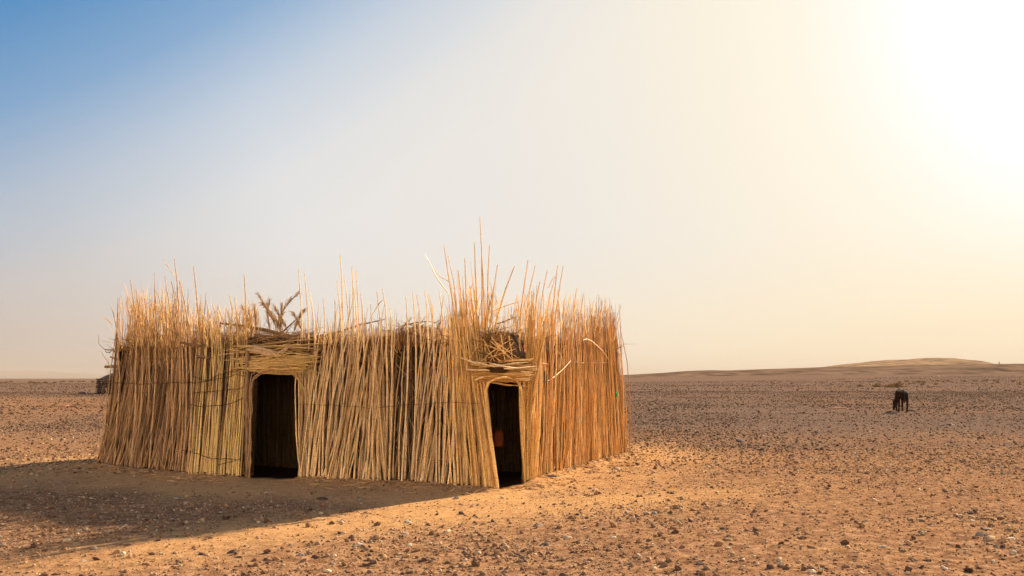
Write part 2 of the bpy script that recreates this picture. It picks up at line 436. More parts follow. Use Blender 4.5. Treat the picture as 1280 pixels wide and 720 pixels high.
# tight yellowish mat left of the first doorway
xs = np.linspace(241.5, 306.5, 34) + rng.normal(0, 0.5, 34)
wall_b = section('reed_wall', 'yellow', [
    dict(n=0, b0=0, b1=0, xs=xs, fan=zero, jit=0.9, layers=(-0.12, -0.10), lowfrac=0.8, sparse=0.05, r=(0.0115, 0.0165), bowz=0.004, roof_y=430),
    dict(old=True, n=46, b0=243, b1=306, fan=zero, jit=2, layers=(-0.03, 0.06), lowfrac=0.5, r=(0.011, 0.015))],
    'yellow reed mat stitched with dark wire beside the wide doorway')
# long loose middle section
def cfan(x): return 13 * np.sin(x * 0.075) + 8 * np.sin(x * 0.19 + 1) + np.interp(x, [372, 400, 470, 560, 600], [2, 8, 2, -2, -4])
wall_c = section('reed_wall', 'grey', [
    dict(n=96, b0=379, b1=590, fan=cfan, jit=5, bowz=.013, layers=(-0.14, -0.04), lowfrac=0.62, r=(0.0125, 0.0185), roof_y=436),
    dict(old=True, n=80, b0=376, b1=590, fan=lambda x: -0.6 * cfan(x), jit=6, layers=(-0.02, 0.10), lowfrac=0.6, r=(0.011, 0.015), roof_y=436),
    dict(n=7, b0=377, b1=382, fan=lambda x: x * 0 + 5, jit=2, bowz=.004, layers=(-0.1, 0.02), lowfrac=0.5, r=(0.014, 0.018)),
    dict(n=16, b0=379, b1=440, fan=lambda x: x * 0 + 22, jit=6, layers=(-0.17, -0.10), lowfrac=0.5, r=(0.014, 0.019))],
    'long loose stretch of weathered grey reeds between the doorways')
# golden bundle that leans to the foot of the second doorway
wall_d = section('reed_wall', 'gold', [
    dict(n=52, b0=570, b1=621, fan=zero, top_map=lambda x: np.interp(x, [570, 600, 621], [550, 566, 578]), jit=3, bowz=.005, layers=(-0.12, 0.08), lowfrac=0.35, sparse=0.25, r=(0.0115, 0.017), inset=0.22, roof_y=430),
    dict(n=12, b0=614, b1=621.5, fan=zero, top_map=lambda x: x * 0 + 577, jit=2.5, bowz=.005, layers=(-0.1, 0.10), lowfrac=0.15, sparse=0.4, r=(0.012, 0.016), inset=0.2)],
    'golden reeds leaning over beside the narrow doorway')
# side wall to the right, grazed by the sun
xe = 659 + (782 - 659) * rng.random(175) ** 0.85
xe2 = 659 + (782 - 659) * rng.random(95) ** 0.85
wall_e = section('reed_wall', 'rust', [
    dict(n=0, b0=0, b1=0, xs=xe, fan=lambda x: np.interp(x, [655, 740, 782], [24, 8, -4]), jit=3.2, layers=(-0.10, 0.02), lowfrac=0.55, r=(0.0115, 0.0175), inset=0.20, roof_y=420),
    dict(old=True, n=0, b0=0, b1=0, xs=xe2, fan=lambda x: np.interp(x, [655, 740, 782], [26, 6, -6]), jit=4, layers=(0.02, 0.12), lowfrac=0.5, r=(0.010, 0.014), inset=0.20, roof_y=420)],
    'rust coloured reeds of the sunlit side wall')

# dry leaf sheaths, split strips and short broken bits caught among the stalks of each wall
def sheaths(n, x0, x1, mat, parent, zr=(.12, 2.15)):
    tx = rng.uniform(x0, x1, n); p, nin = path_at(tx); z = rng.uniform(*zr, n)
    p = p + nin * (-.085 + .11 * z[:, None] + rng.normal(0, .02, n)[:, None])
    tl = rng.normal(0, .42, n); L = rng.uniform(.10, .42, n); sg = rng.choice([-1, 1], n)
    tang = np.column_stack([nin[:, 1], -nin[:, 0]])
    d = np.column_stack([tang[:, 0] * np.sin(tl) - nin[:, 0] * .12, tang[:, 1] * np.sin(tl) - nin[:, 1] * .12, np.cos(tl) * sg])
    A = np.column_stack([p, z]); B = A + d * L[:, None]; B[:, 2] = np.maximum(B[:, 2], .03)
    s = Strands(); s.add(curves(A, B, 5, .07, .006), rng.uniform(.002, .005, n)[:, None] * np.array([[.8, 1, 1, .8, .3]]), 2)
    o = s.build('leaf_sheaths', M[mat], parent); o.location = tuple(-HO); o['kind'] = 'stuff'
M['husk'] = reed_mat('dry_husk', [(0.40, 0.23, 0.10), (0.66, 0.44, 0.22), (0.52, 0.32, 0.15), (0.76, 0.56, 0.33), (0.30, 0.17, 0.08)], transl=0.35, band=0.0, spec=0.1)
sheaths(230, 124, 242, 'husk', wall_a); sheaths(60, 243, 306, 'husk', wall_b); sheaths(330, 378, 590, 'husk', wall_c); sheaths(120, 574, 604, 'husk', wall_d); sheaths(260, 662, 780, 'husk', wall_e)

# hidden sides: left side and back
def poly_reeds(poly, n, ztop=(2.1, 2.75), inset=0.22, r=(0.009, 0.015), lay=(-0.05, 0.10)):
    seg = np.linalg.norm(np.diff(poly, axis=0), axis=1); cum = np.concatenate([[0], np.cumsum(seg)])
    s = rng.uniform(0, cum[-1], n)
    f = lambda s: np.column_stack([np.interp(s, cum, poly[:, 0]), np.interp(s, cum, poly[:, 1])])
    p = f(s); tg = f(np.clip(s + .05, 0, cum[-1])) - f(np.clip(s - .05, 0, cum[-1]))
    nin = np.column_stack([-tg[:, 1], tg[:, 0]]); nin /= np.linalg.norm(nin, axis=1, keepdims=True) + 1e-9
    flip = np.sign(((centre - p) * nin).sum(1)); nin *= flip[:, None]
    l = rng.uniform(*lay, n)
    b = p + nin * l[:, None]; t = f(np.clip(s + rng.normal(0, .06, n), 0, cum[-1])) + nin * (l + inset)[:, None]
    u = rng.random(n); z = np.where(u < .6, rng.uniform(ztop[0], ztop[0] + .25, n), rng.uniform(ztop[0] + .2, ztop[1] + .15, n))
    A = np.column_stack([b, height(b[:, 0], b[:, 1]) - .03]); B = np.column_stack([t, z])
    rr = rng.uniform(*r, n)[:, None] * np.array([1, .9, .8, .7, .55, .2])[None]
    P = curves(A, B, 6, 0.012, 0.004); t = np.linspace(0, 1, 6)[None, :, None]; P[:, :, :2] += .9 * (t - t * t) * (B - A)[:, None, :2]
    return P, rr
s = Strands()
s.add(*poly_reeds(np.concatenate([left_back, FP[:1]]), 480, (2.2, 2.95), .40, (.011, .017)), 5)
s.add(*poly_reeds(np.concatenate([FP[-1:], back]), 900, (2.2, 2.95)), 5)
s.build('reed_wall', M['brown'], HUT, HO)['label'] = 'brown reeds round the back of the hut'

# added sheets behind the reeds that block light and keep the rooms dark
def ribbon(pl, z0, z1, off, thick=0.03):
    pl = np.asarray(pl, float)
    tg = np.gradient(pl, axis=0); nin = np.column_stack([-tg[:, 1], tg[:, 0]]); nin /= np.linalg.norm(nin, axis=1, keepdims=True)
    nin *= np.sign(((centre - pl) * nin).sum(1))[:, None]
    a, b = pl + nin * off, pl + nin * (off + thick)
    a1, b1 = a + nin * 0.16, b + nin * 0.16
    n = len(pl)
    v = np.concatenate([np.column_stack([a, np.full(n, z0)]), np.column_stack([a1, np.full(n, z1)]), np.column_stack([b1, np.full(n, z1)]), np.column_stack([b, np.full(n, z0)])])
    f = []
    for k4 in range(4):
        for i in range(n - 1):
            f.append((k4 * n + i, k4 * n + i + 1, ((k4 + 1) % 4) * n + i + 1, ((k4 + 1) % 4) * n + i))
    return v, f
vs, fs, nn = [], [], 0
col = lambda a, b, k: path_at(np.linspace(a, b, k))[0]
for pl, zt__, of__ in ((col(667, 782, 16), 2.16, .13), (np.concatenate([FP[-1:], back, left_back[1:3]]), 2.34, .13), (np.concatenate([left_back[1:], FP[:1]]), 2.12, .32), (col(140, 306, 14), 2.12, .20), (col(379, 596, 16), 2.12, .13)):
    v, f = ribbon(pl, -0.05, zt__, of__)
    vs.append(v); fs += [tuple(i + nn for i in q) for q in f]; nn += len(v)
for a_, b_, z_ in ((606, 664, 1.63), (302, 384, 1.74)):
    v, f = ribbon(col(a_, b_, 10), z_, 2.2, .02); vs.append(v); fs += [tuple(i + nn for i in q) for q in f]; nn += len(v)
pl = np.linspace((-5.6, 15.0), (-2.0, 13.66), 8)  # dark sheet added behind the wide doorway to hide lit ground beyond
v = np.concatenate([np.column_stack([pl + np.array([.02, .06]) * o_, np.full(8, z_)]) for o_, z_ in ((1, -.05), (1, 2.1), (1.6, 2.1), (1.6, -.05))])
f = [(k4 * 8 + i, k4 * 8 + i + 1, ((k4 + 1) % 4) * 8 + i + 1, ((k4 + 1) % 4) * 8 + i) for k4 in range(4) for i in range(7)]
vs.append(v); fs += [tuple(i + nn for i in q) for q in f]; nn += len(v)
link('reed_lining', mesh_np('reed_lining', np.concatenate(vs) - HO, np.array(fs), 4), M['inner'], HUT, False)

# inner partition seen through the doorways
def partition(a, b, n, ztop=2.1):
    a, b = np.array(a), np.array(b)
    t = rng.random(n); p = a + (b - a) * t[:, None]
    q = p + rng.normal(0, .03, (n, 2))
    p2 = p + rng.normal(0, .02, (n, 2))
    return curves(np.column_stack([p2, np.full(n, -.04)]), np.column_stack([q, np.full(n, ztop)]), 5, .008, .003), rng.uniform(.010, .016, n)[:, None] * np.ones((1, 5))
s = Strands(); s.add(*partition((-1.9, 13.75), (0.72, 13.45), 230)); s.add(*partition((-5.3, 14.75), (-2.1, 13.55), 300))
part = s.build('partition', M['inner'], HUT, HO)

# ------------------------------------------------------------------ roof: low mound of brush on the walls
ins = []
poly = outline
for i, p in enumerate(poly):
    dvec = centre - p; ins.append(p + dvec / np.linalg.norm(dvec) * (0.20 if i < 14 else 0.16))
ins = np.array(ins)
gx, gy = np.meshgrid(np.arange(-7.4, 2.6, 0.12), np.arange(11.0, 19.4, 0.12), indexing='ij')
ok = inside(gx, gy, ins)
sdin = seg_dist(gx, gy, ins)
def roof_z(x, y, sdv): return 2.10 + 0.16 * sstep(0, 1.6, sdv) + 0.22 * vnoise(x / .8 + 5, y / .8) + 0.07 * vnoise(x / .25, y / .25 + 3) + .17 * np.exp(-((x + 1.5) / .55) ** 2 - ((y - 12.9) / .5) ** 2) + .12 * np.exp(-((x + 4.9) / .7) ** 2 - ((y - 13.8) / .5) ** 2) + .10 * np.exp(-((x + .2) / .5) ** 2 - ((y - 12.6) / .5) ** 2)
zt = roof_z(gx, gy, sdin)
idx = -np.ones(gx.shape, int); vv = []; ff = []
ii = np.argwhere(ok)
for a, (i, j) in enumerate(ii): idx[i, j] = a
top = np.column_stack([gx[ok], gy[ok], zt[ok]]); bot = top.copy(); bot[:, 2] = 2.02 + 0.02 * rng.random(len(bot))
nb = len(top)
cell = ok[:-1, :-1] & ok[1:, :-1] & ok[1:, 1:] & ok[:-1, 1:]
for i, j in np.argwhere(cell):
    q = (idx[i, j], idx[i + 1, j], idx[i + 1, j + 1], idx[i, j + 1])
    ff.append(q); ff.append(tuple(k4 + nb for k4 in q[::-1]))
    for (di, dj, e) in ((0, -1, (q[0], q[1])), (1, 0, (q[1], q[2])), (0, 1, (q[2], q[3])), (-1, 0, (q[3], q[0]))):
        a, b = i + di, j + dj
        if not (0 <= a < cell.shape[0] and 0 <= b < cell.shape[1] and cell[a, b]):
            ff.append((e[1], e[0], e[0] + nb, e[1] + nb))
ROOF = link('roof', mesh_np('roof', np.concatenate([top, bot]) - HO, np.array(ff), 4), M['thatch'], HUT)
# straw and twigs lying on the roof and poking over its edge
def scatter_roof(n, length, tilt, edge=False):
    pts = []
    while len(pts) < n:
        x, y = rng.uniform(-7.3, 2.5), rng.uniform(11.2, 19.3)
        if inside(np.array([x]), np.array([y]), ins)[0]:
            dd = seg_dist(np.array([x]), np.array([y]), ins)[0]
            if edge and (dd > 0.7 or (x > -.6 and y < 13.2)): continue
            pts.append((x, y, roof_z(np.array([x]), np.array([y]), np.array([dd]))[0]))
    pts = np.array(pts)
    a = rng.uniform(0, 6.28, n); L = rng.uniform(*length, n); tl = rng.normal(0, tilt, n)
    d = np.column_stack([np.cos(a) * np.cos(tl), np.sin(a) * np.cos(tl), np.abs(np.sin(tl))])
    A = pts + np.array([0, 0, .01]) - d * L[:, None] * .3; B = pts + d * L[:, None] * .7; 
    A[:, 2] = np.maximum(A[:, 2], 2.04)
    return A, B
s = Strands()
A, B = scatter_roof(900, (.25, .8), .22); P = curves(A, B, 4, .05, .006); s.add(P, rng.uniform(.004, .009, len(A))[:, None] * np.array([[1, 1, .8, .3]]), 4)
A, B = scatter_roof(2000, (.15, .6), .5, True); P = curves(A, B, 4, .08, .006); s.add(P, rng.uniform(.003, .007, len(A))[:, None] * np.array([[1, 1, .8, .3]]), 4)
A, B = scatter_roof(420, (.3, .85), .75, True); P = curves(A, B, 4, .08, .006); s.add(P, rng.uniform(.003, .007, len(A))[:, None] * np.array([[1, 1, .8, .3]]), 4)
s.build('roof_straw', M['thatch'], ROOF)
ROOF.children[0].location = tuple(-HO)

# ------------------------------------------------------------------ fine golden straw standing along the wall tops
def fuzz(n, x0, x1, y_lo, y_hi, L=(.2, .55), lean=.22, rad=(.0018, .0036), inset=0.22):
    tx = rng.uniform(x0, x1, n); tp, tin = path_at(tx)
    tp = tp + tin * (inset + rng.uniform(-.12, .18, n))[:, None]
    z0 = zpix(rng.uniform(y_hi, y_lo, n), tp[:, 1])
    l = rng.uniform(*L, n)
    d = np.column_stack([rng.normal(0, lean, n), rng.normal(0, lean * .7, n), np.ones(n)]); d /= np.linalg.norm(d, axis=1, keepdims=True)
    A = np.column_stack([tp, z0]); B = A + d * l[:, None]
    P = curves(A, B, 5, .06, .005)
    return P, rng.uniform(*rad, n)[:, None] * np.array([[1, 1, .9, .7, .25]])
s = Strands()
s.add(*fuzz(560, 139, 210, 465, 385, rad=(.003, .006)), 2)
s.add(*fuzz(110, 208, 245, 455, 400, rad=(.003, .006)), 2)
s.add(*fuzz(200, 245, 306, 440, 405, rad=(.003, .008)), 2)
s.add(*fuzz(330, 380, 600, 470, 420, L=(.12, .34), lean=.4, rad=(.003, .007)), 2)
s.add(*fuzz(170, 556, 640, 440, 385, L=(.2, .5), lean=.2, rad=(.003, .006)), 2)
s.add(*fuzz(430, 657, 772, 430, 392, L=(.2, .5), lean=.16, rad=(.003, .006)), 2)
fz = s.build('straw_fringe', M['straw'], HUT, HO); fz['label'] = 'fine golden straw along the wall tops'

# ------------------------------------------------------------------ tall single stalks (foot column, tip column, tip row)
def pt(px, py, Y): return np.array([(px - CX) * Y / F, Y, zpix(py, Y)])
tall = {wall_a: [(164, 163, 350), (171, 170, 362), (188, 193, 341), (178, 179, 362), (206, 206, 345), (218, 218, 322), (222, 214, 352), (228, 224, 350), (243, 242, 333), (236, 225, 352), (152, 158, 374), (144, 139, 382), (200, 197, 365), (232, 250, 380)],
        wall_b: [(251, 250, 380), (262, 258, 376), (268, 266, 381), (273, 272, 387), (283, 283, 385), (288, 287, 369), (294, 293, 372), (300, 305, 343)],
        wall_c: [(374, 373, 334), (382, 381, 342), (389, 386, 360), (398, 404, 373), (412, 418, 375), (422, 421, 351), (425, 425, 318), (431, 430, 345), (434, 440, 334), (444, 445, 338), (440, 442, 360), (452, 451, 367), (474, 471, 365), (482, 478, 361), (488, 487, 386), (505, 507, 371), (517, 516, 365), (521, 521, 369), (528, 531, 363), (534, 535, 369), (536, 538, 372), (549, 549, 363)],
        wall_d: [(570, 555, 306), (575, 560, 320), (573, 573, 338), (578, 581, 323), (590, 593, 303), (600, 602, 316), (598, 600, 271), (599, 612, 306), (595, 592, 362), (590, 618, 360), (596, 622, 331), (592, 643, 333)],
        wall_e: [(658, 660, 325), (664, 669, 332), (672, 675, 352), (676, 684, 338), (684, 694, 346), (697, 697, 332), (700, 704, 332), (712, 713, 368), (722, 721, 360), (731, 730, 365), (742, 742, 376), (756, 753, 376), (764, 762, 381), (768, 775, 394), (752, 758, 376)]}
for w, lst in tall.items():
    for bx, tx, ty in lst:
        b, nin = path_at(bx)
        b = b + nin * rng.uniform(-.02, .08)
        Yt = path_at(min(max(bx, 130), 780))[0][1] + .12
        tip = pt(tx, ty, Yt)
        A = np.array([[b[0], b[1], height(np.array([b[0]]), np.array([b[1]]))[0]]]); 
        mid = np.array([b[0] + nin[0] * .2, b[1] + nin[1] * .2, 2.1])
        t = np.linspace(0, 1, 8)[:, None]
        P = (1 - t) ** 2 * A[0] + 2 * t * (1 - t) * mid + t ** 2 * tip
        P[1:-1] += rng.normal(0, .006, (6, 3))
        r0 = rng.uniform(.016, .021)
        s = Strands(); s.add(P[None], (r0 * np.array([1, .95, .9, .82, .74, .64, .5, .3]))[None], 6)
        o = s.build('tall_reed', w.data.materials[0], w)
        o.location = tuple(-HO)

# thin bare twigs branching off the tall stalks
for (x0, y0, x1, y1, Y) in [(218, 345, 204, 324, 13.3), (560, 366, 531, 318, 11.9), (561, 352, 541, 333, 11.9), (478, 375, 463, 398, 12.0), (497, 413, 515, 395, 12.1), (609, 392, 650, 377, 11.7), (640, 400, 646, 372, 11.9), (140, 405, 128, 396, 13.9), (139, 462, 126, 438, 13.9), (586, 372, 592, 350, 11.8), (622, 380, 612, 352, 11.8), (770, 400, 776, 380, 16.2), (768, 420, 774, 398, 16.2), (768, 440, 772, 425, 16.2), (684, 360, 694, 345, 12.9), (218, 380, 225, 362, 13.3)]:
    P = curves(pt(x0, y0, Y)[None], pt(x1, y1, Y - .05)[None], 5, .05, .006); s = Strands().add(P, np.array([[.008, .007, .006, .005, .003]]), 4); s.build('bare_twig', M['gold'], HUT, HO)

# ------------------------------------------------------------------ lintels, door frames, posts
def hsticks(n, x0, x1, ya, yb, r, out=(-.10, .06), slope=.06, ends=8, mat=None):
    a = rng.normal(x0, ends, n); b = rng.normal(x1, ends, n)
    ya_ = rng.uniform(ya, yb, n)
    pa, na = path_at(a); pb, nb_ = path_at(b)
    o = rng.uniform(*out, n)
    pa = pa + na * o[:, None]; pb = pb + nb_ * o[:, None]
    za = zpix(ya_, pa[:, 1]); zb = za + rng.normal(0, slope, n)
    P = curves(np.column_stack([pa, za]), np.column_stack([pb, zb]), 6, .015, .006)
    return P, rng.uniform(*r, n)[:, None] * np.array([[.7, 1, 1, 1, .9, .5]])
s = Strands()
s.add(*hsticks(60, 306, 384, 451, 464, (.006, .012), out=(-.05, .08)), 5)
s.add(*hsticks(34, 304, 386, 432, 452, (.004, .009), out=(-.02, .12), slope=.16, ends=14), 5)
L1 = s.build('lintel', M['yellow'], HUT, HO); L1['label'] = 'thick straw lintel over the wide doorway'
for (x0, y0, x1, y1, rr) in [(308, 437, 352, 447, .042), (316, 432, 346, 440, .03), (345, 444, 378, 434, .022)]:
    Y = path_at((x0 + x1) / 2)[0][1] - .02
    a, b = pt(x0, y0, Y), pt(x1, y1, Y)
    s = Strands().add(curves(a[None], b[None], 8, .06, .008), (rr * np.array([.4, .8, 1, 1.05, 1, .95, .8, .35]))[None], 8)
    s.build('driftwood', M['bark'], L1).location = tuple(-HO)
s = Strands()
s.add(*hsticks(100, 599, 653, 455, 474.5, (.006, .0105), out=(-.16, .05), slope=.04, ends=4), 5)
s.add(*hsticks(16, 596, 656, 452, 460, (.007, .011), out=(-.18, -.06), slope=.05, ends=6), 5)
L2 = s.build('lintel', M['gold'], HUT, HO); L2['label'] = 'lintel of stacked sticks over the narrow doorway'
for (x0, y0, x1, y1) in [(588, 455, 640, 459), (600, 458, 659, 453), (612, 454, 668, 459), (630, 461, 671, 458), (592, 452, 625, 458), (651, 465, 666, 466), (650, 474, 664, 475), (584, 462, 612, 463), (575, 447, 600, 456), (593, 475, 606, 470)]:
    Ya = path_at(x0)[0][1] - .17; Yb = path_at(min(x1, 652))[0][1] - .17
    s = Strands().add(curves(pt(x0, y0, Ya)[None], pt(x1, y1, Yb)[None], 5, .015, .004), np.array([[.010, .014, .013, .012, .007]]), 6)
    s.build('pale_stick', M['pale'], L2).location = tuple(-HO)
# crossing straws above the narrow doorway and beside the lintels
for (x0, y0, x1, y1) in [(614, 421, 641, 450), (642, 428, 622, 452), (606, 430, 634, 440), (626, 418, 632, 453), (610, 447, 645, 436), (604, 424, 618, 452), (636, 420, 641, 453), (608, 440, 628, 453), (620, 428, 646, 446), (614, 427, 636, 447), (628, 430, 612, 452), (585, 452, 600, 428), (575, 430, 596, 455), (580, 445, 572, 422), (337, 437, 372, 475), (352, 440, 376, 480), (330, 462, 360, 436), (312, 455, 345, 444), (365, 441, 310, 452), (602, 452, 640, 424), (590, 490, 612, 465)]:
    Ya = path_at(x0)[0][1] - .09
    s = Strands().add(curves(pt(x0, y0, Ya)[None], pt(x1, y1, Ya + .05)[None], 5, .02, .004), np.array([[.006, .0075, .007, .0065, .004]]), 5)
    s.build('loose_straw', M['gold'], HUT, HO)
# brush stuffed above the narrow doorway
s = Strands()
n = 260; tx = rng.uniform(600, 641, n); tp, tin = path_at(tx); tp = tp + tin * rng.uniform(.05, .3, n)[:, None]
A = np.column_stack([tp, zpix(rng.uniform(418, 452, n), tp[:, 1])]); a = rng.normal(0, .9, n); L = rng.uniform(.12, .3, n)
B = A + np.column_stack([np.sin(a) * L, rng.normal(0, .04, n), np.cos(a) * L * .6])
s.add(curves(A, B, 4, .06, .005), rng.uniform(.003, .007, n)[:, None] * np.array([[1, 1, .8, .4]]), 4).build('brush_filling', M['thatch'], HUT, HO)
s = Strands(); n = 420; tx = rng.uniform(304, 390, n); tp, tin = path_at(tx); tp = tp + tin * rng.uniform(.08, .35, n)[:, None]
A = np.column_stack([tp, zpix(rng.uniform(424, 450, n), tp[:, 1])]); a = rng.normal(1.4, .5, n); L = rng.uniform(.15, .45, n) * rng.choice([-1, 1], n)
B = A + np.column_stack([np.sin(a) * L, rng.normal(0, .05, n), np.cos(a) * np.abs(L) * .5])
s.add(curves(A, B, 4, .06, .005), rng.uniform(.004, .009, n)[:, None] * np.array([[1, 1, .8, .4]]), 4)
s.build('brush_filling', M['thatch'], HUT, HO)

def door_frame(pts, n, spread, mat, r):
    """bent withies that follow jamb - head - jamb"""
    pts = np.array(pts); seg = np.linalg.norm(np.diff(pts, axis=0), axis=1); cum = np.concatenate([[0], np.cumsum(seg)])
    t = np.linspace(0, cum[-1], 26)
    base = np.column_stack([np.interp(t, cum, pts[:, i]) for i in range(3)])
    P = np.repeat(base[None], n, 0) + rng.normal(0, spread, (n, 1, 3)) + rng.normal(0, spread * .5, (n, 26, 3)) * np.array([1, 1, .4])
    s = Strands(); s.add(P, rng.uniform(*r, n)[:, None] * np.ones((1, 26)), 5)
    return s.build('door_frame', M[mat], HUT, HO)
def dp(px, py, k=-0.06, lo=None):
    p, nin = path_at(px); p = p + nin * k; return np.array([(px - CX) * p[1] / F, p[1], zpix(py, p[1])])
door_frame([dp(311, 603), dp(311.5, 560), dp(312, 520), dp(313, 478), dp(317, 467), dp(327, 462.5), dp(345, 461.5), dp(362, 462.5), dp(372, 467), dp(377.5, 478), dp(377.5, 520), dp(375.5, 560), dp(373.5, 603)], 3, .02, 'brown', (.006, .010))
door_frame([dp(622.5, 614), dp(616, 575), dp(609, 525), dp(606.5, 490), dp(609, 479), dp(617, 473.5), dp(630, 472), dp(641, 473), dp(649, 480), dp(652.5, 495), dp(654, 540), dp(655, 575), dp(656, 608)], 5, .009, 'gold', (.006, .010))
# mud-plastered reveal left of the wide doorway
p0, n0 = path_at(308.0); p1, n1 = path_at(310.6)
bm = bmesh.new()
zs = np.linspace(-.05, 2.0, 22)
grid = []
for z in zs:
    row = []
    for (p, nn_, o) in ((p0, n0, -.04), (p1, n1, -.03), (p1, n1, .10), (p0, n0, .10)):
        q = p + nn_ * o; row.append(bm.verts.new((q[0] + rng.normal(0, .008) - HO[0], q[1] + rng.normal(0, .01) - HO[1], z)))
    grid.append(row)
for i in range(len(zs) - 1):
    for j in range(4): bm.faces.new((grid[i][j], grid[i][(j + 1) % 4], grid[i + 1][(j + 1) % 4], grid[i + 1][j]))
bm.faces.new(grid[0][::-1]); bm.faces.new(grid[-1])
me = bpy.data.meshes.new('door_jamb'); bm.to_mesh(me); bm.free()
link('door_jamb', me, M['mud'], HUT)
# tall golden bundle that is the right post of the narrow doorway
s = Strands()
n = 46
bp_, bn = path_at(659.5)
a = rng.uniform(0, 6.28, n); q = np.sqrt(rng.random(n)) * .085
A = np.column_stack([bp_[0] + np.cos(a) * q, bp_[1] + np.sin(a) * q, np.full(n, -.02)])
tx = rng.normal(665, 5, n); ty = np.where(rng.random(n) < .5, rng.uniform(352, 400, n), rng.uniform(395, 450, n))
Yt = bp_[1] + .1 + rng.normal(0, .05, n)
B = np.column_stack([(tx - CX) * Yt / F, Yt, zpix(ty, Yt)])
s.add(curves(A, B, 7, .01, .004), rng.uniform(.010, .015, n)[:, None] * np.array([[1, 1, .95, .9, .8, .6, .25]]), 6)
n = 16
A = np.column_stack([(rng.uniform(655, 661, n) - CX) * 12.0 / F, np.full(n, 12.0) + rng.normal(0, .04, n), zpix(rng.uniform(500, 560, n), 12.0)])
B = np.column_stack([(rng.uniform(672, 684, n) - CX) * 12.2 / F, np.full(n, 12.1) + rng.normal(0, .05, n), zpix(rng.uniform(395, 420, n), 12.2)])
s.add(curves(A, B, 6, .01, .004), rng.uniform(.009, .013, n)[:, None] * np.array([[.8, 1, .95, .9, .7, .3]]), 6)
s.build('door_post', M['gold'], HUT, HO)['label'] = 'tall golden reed bundle right of the narrow doorway'

# ------------------------------------------------------------------ binding wire, cords, stray sticks
def wire(lst, name, mat, r, out=-.15, parent=HUT):
    for xs_, ys_ in lst:
        s = Strands()
        xx = np.linspace(xs_[0], xs_[-1], 26); yy = np.interp(xx, xs_, ys_)
        p, nin = path_at(xx)
        z = zpix(yy, p[:, 1]); p = p + nin * (out + .24 * np.clip(z / 2.4, 0, 1))[:, None]
        P = np.column_stack([p, z + rng.normal(0, .006, 26)]); s.add(P[None], np.full((1, 26), r), 4)
        s.build(name, M[mat], parent).location = tuple(-HO)
wire([([241, 255, 262, 275, 300, 306], [470, 475, 476, 468, 463, 460]), ([241, 270, 300, 306], [480, 474, 468, 470]), ([243, 270, 300, 306], [491, 489, 486, 484]), ([239, 252, 285, 306], [505, 508, 506, 498]), ([236, 250, 270, 306], [563, 565, 572, 574]), ([280, 300, 307], [580, 575, 573])], 'binding_wire', 'wire', .0055, out=-.165, parent=wall_b)
wire([([374, 420, 470, 505, 560, 600], [505, 507, 510, 506, 503, 504])], 'binding_wire', 'wire', .0045, out=-.14, parent=wall_c)
wire([([130, 180, 240], [478, 480, 478])], 'binding_wire', 'wire', .005, out=-.14, parent=wall_a)
wire([([716, 730, 750, 768], [452, 453.5, 454, 452])], 'binding_cord', 'cord', .009, out=-.10, parent=wall_e)
for (x0, y0, x1, y1, bend) in [(685, 476, 713, 451, .01), (729, 425, 761, 450, .06)]:
    pa, na = path_at(x0); pb, nb_ = path_at(x1)
    a = pt(x0, y0, pa[1] - .06); b = pt(x1, y1, pb[1] - .02)
    s = Strands().add(curves(a[None], b[None], 6, bend, .004), np.array([[.006, .0075, .0075, .0075, .007, .005]]), 6)
    s.build('loose_stick', M['rust'], wall_e).location = tuple(-HO)
for s in (Strands().add(curves(pt(131, 458.5, 14.6)[None], pt(152, 457, 14.6)[None], 5, .01, .004), np.array([[.024, .026, .028, .028, .028]]), 7),
  Strands().add(curves(pt(137.5, 446, 14.6)[None], pt(152, 450, 14.6)[None], 5, .02, .004), np.array([[.012, .016, .018, .018, .018]]), 7)):
    s.build('roof_pole', M['branch'], HUT, HO)['label'] = 'dark pole end sticking out of the left wall'

# branches on the roof
Pb = np.array([pt(275, 404, 12.9), pt(300, 407, 12.95), pt(330, 412, 13.0), pt(360, 420, 13.05), pt(385, 424, 13.1), pt(415, 418, 13.1), pt(450, 406, 13.1), pt(482, 399, 13.1)])
Strands().add(Pb[None], np.array([[.014, .022, .028, .032, .030, .022, .014, .006]]), 7).build('roof_branch', M['branch'], ROOF).location = tuple(-HO)
for (x0, y0, x1, y1, r0) in [(497, 416, 515, 397, .009), (330, 420, 402, 424, .02), (330, 430, 400, 416, .014), (380, 428, 425, 420, .018), (620, 405, 646, 396, .012), (350, 416, 372, 398, .012), (505, 417, 555, 424, .03), (225, 428, 260, 434, .02), (246, 446, 266, 448, .024)]:
    Strands().add(curves(pt(x0, y0, 12.8)[None], pt(x1, y1, 12.9)[None], 6, .03, .008), (r0 * np.array([.8, 1, 1, .95, .8, .4]))[None], 6).build('roof_branch', M['branch'], ROOF).location = tuple(-HO)

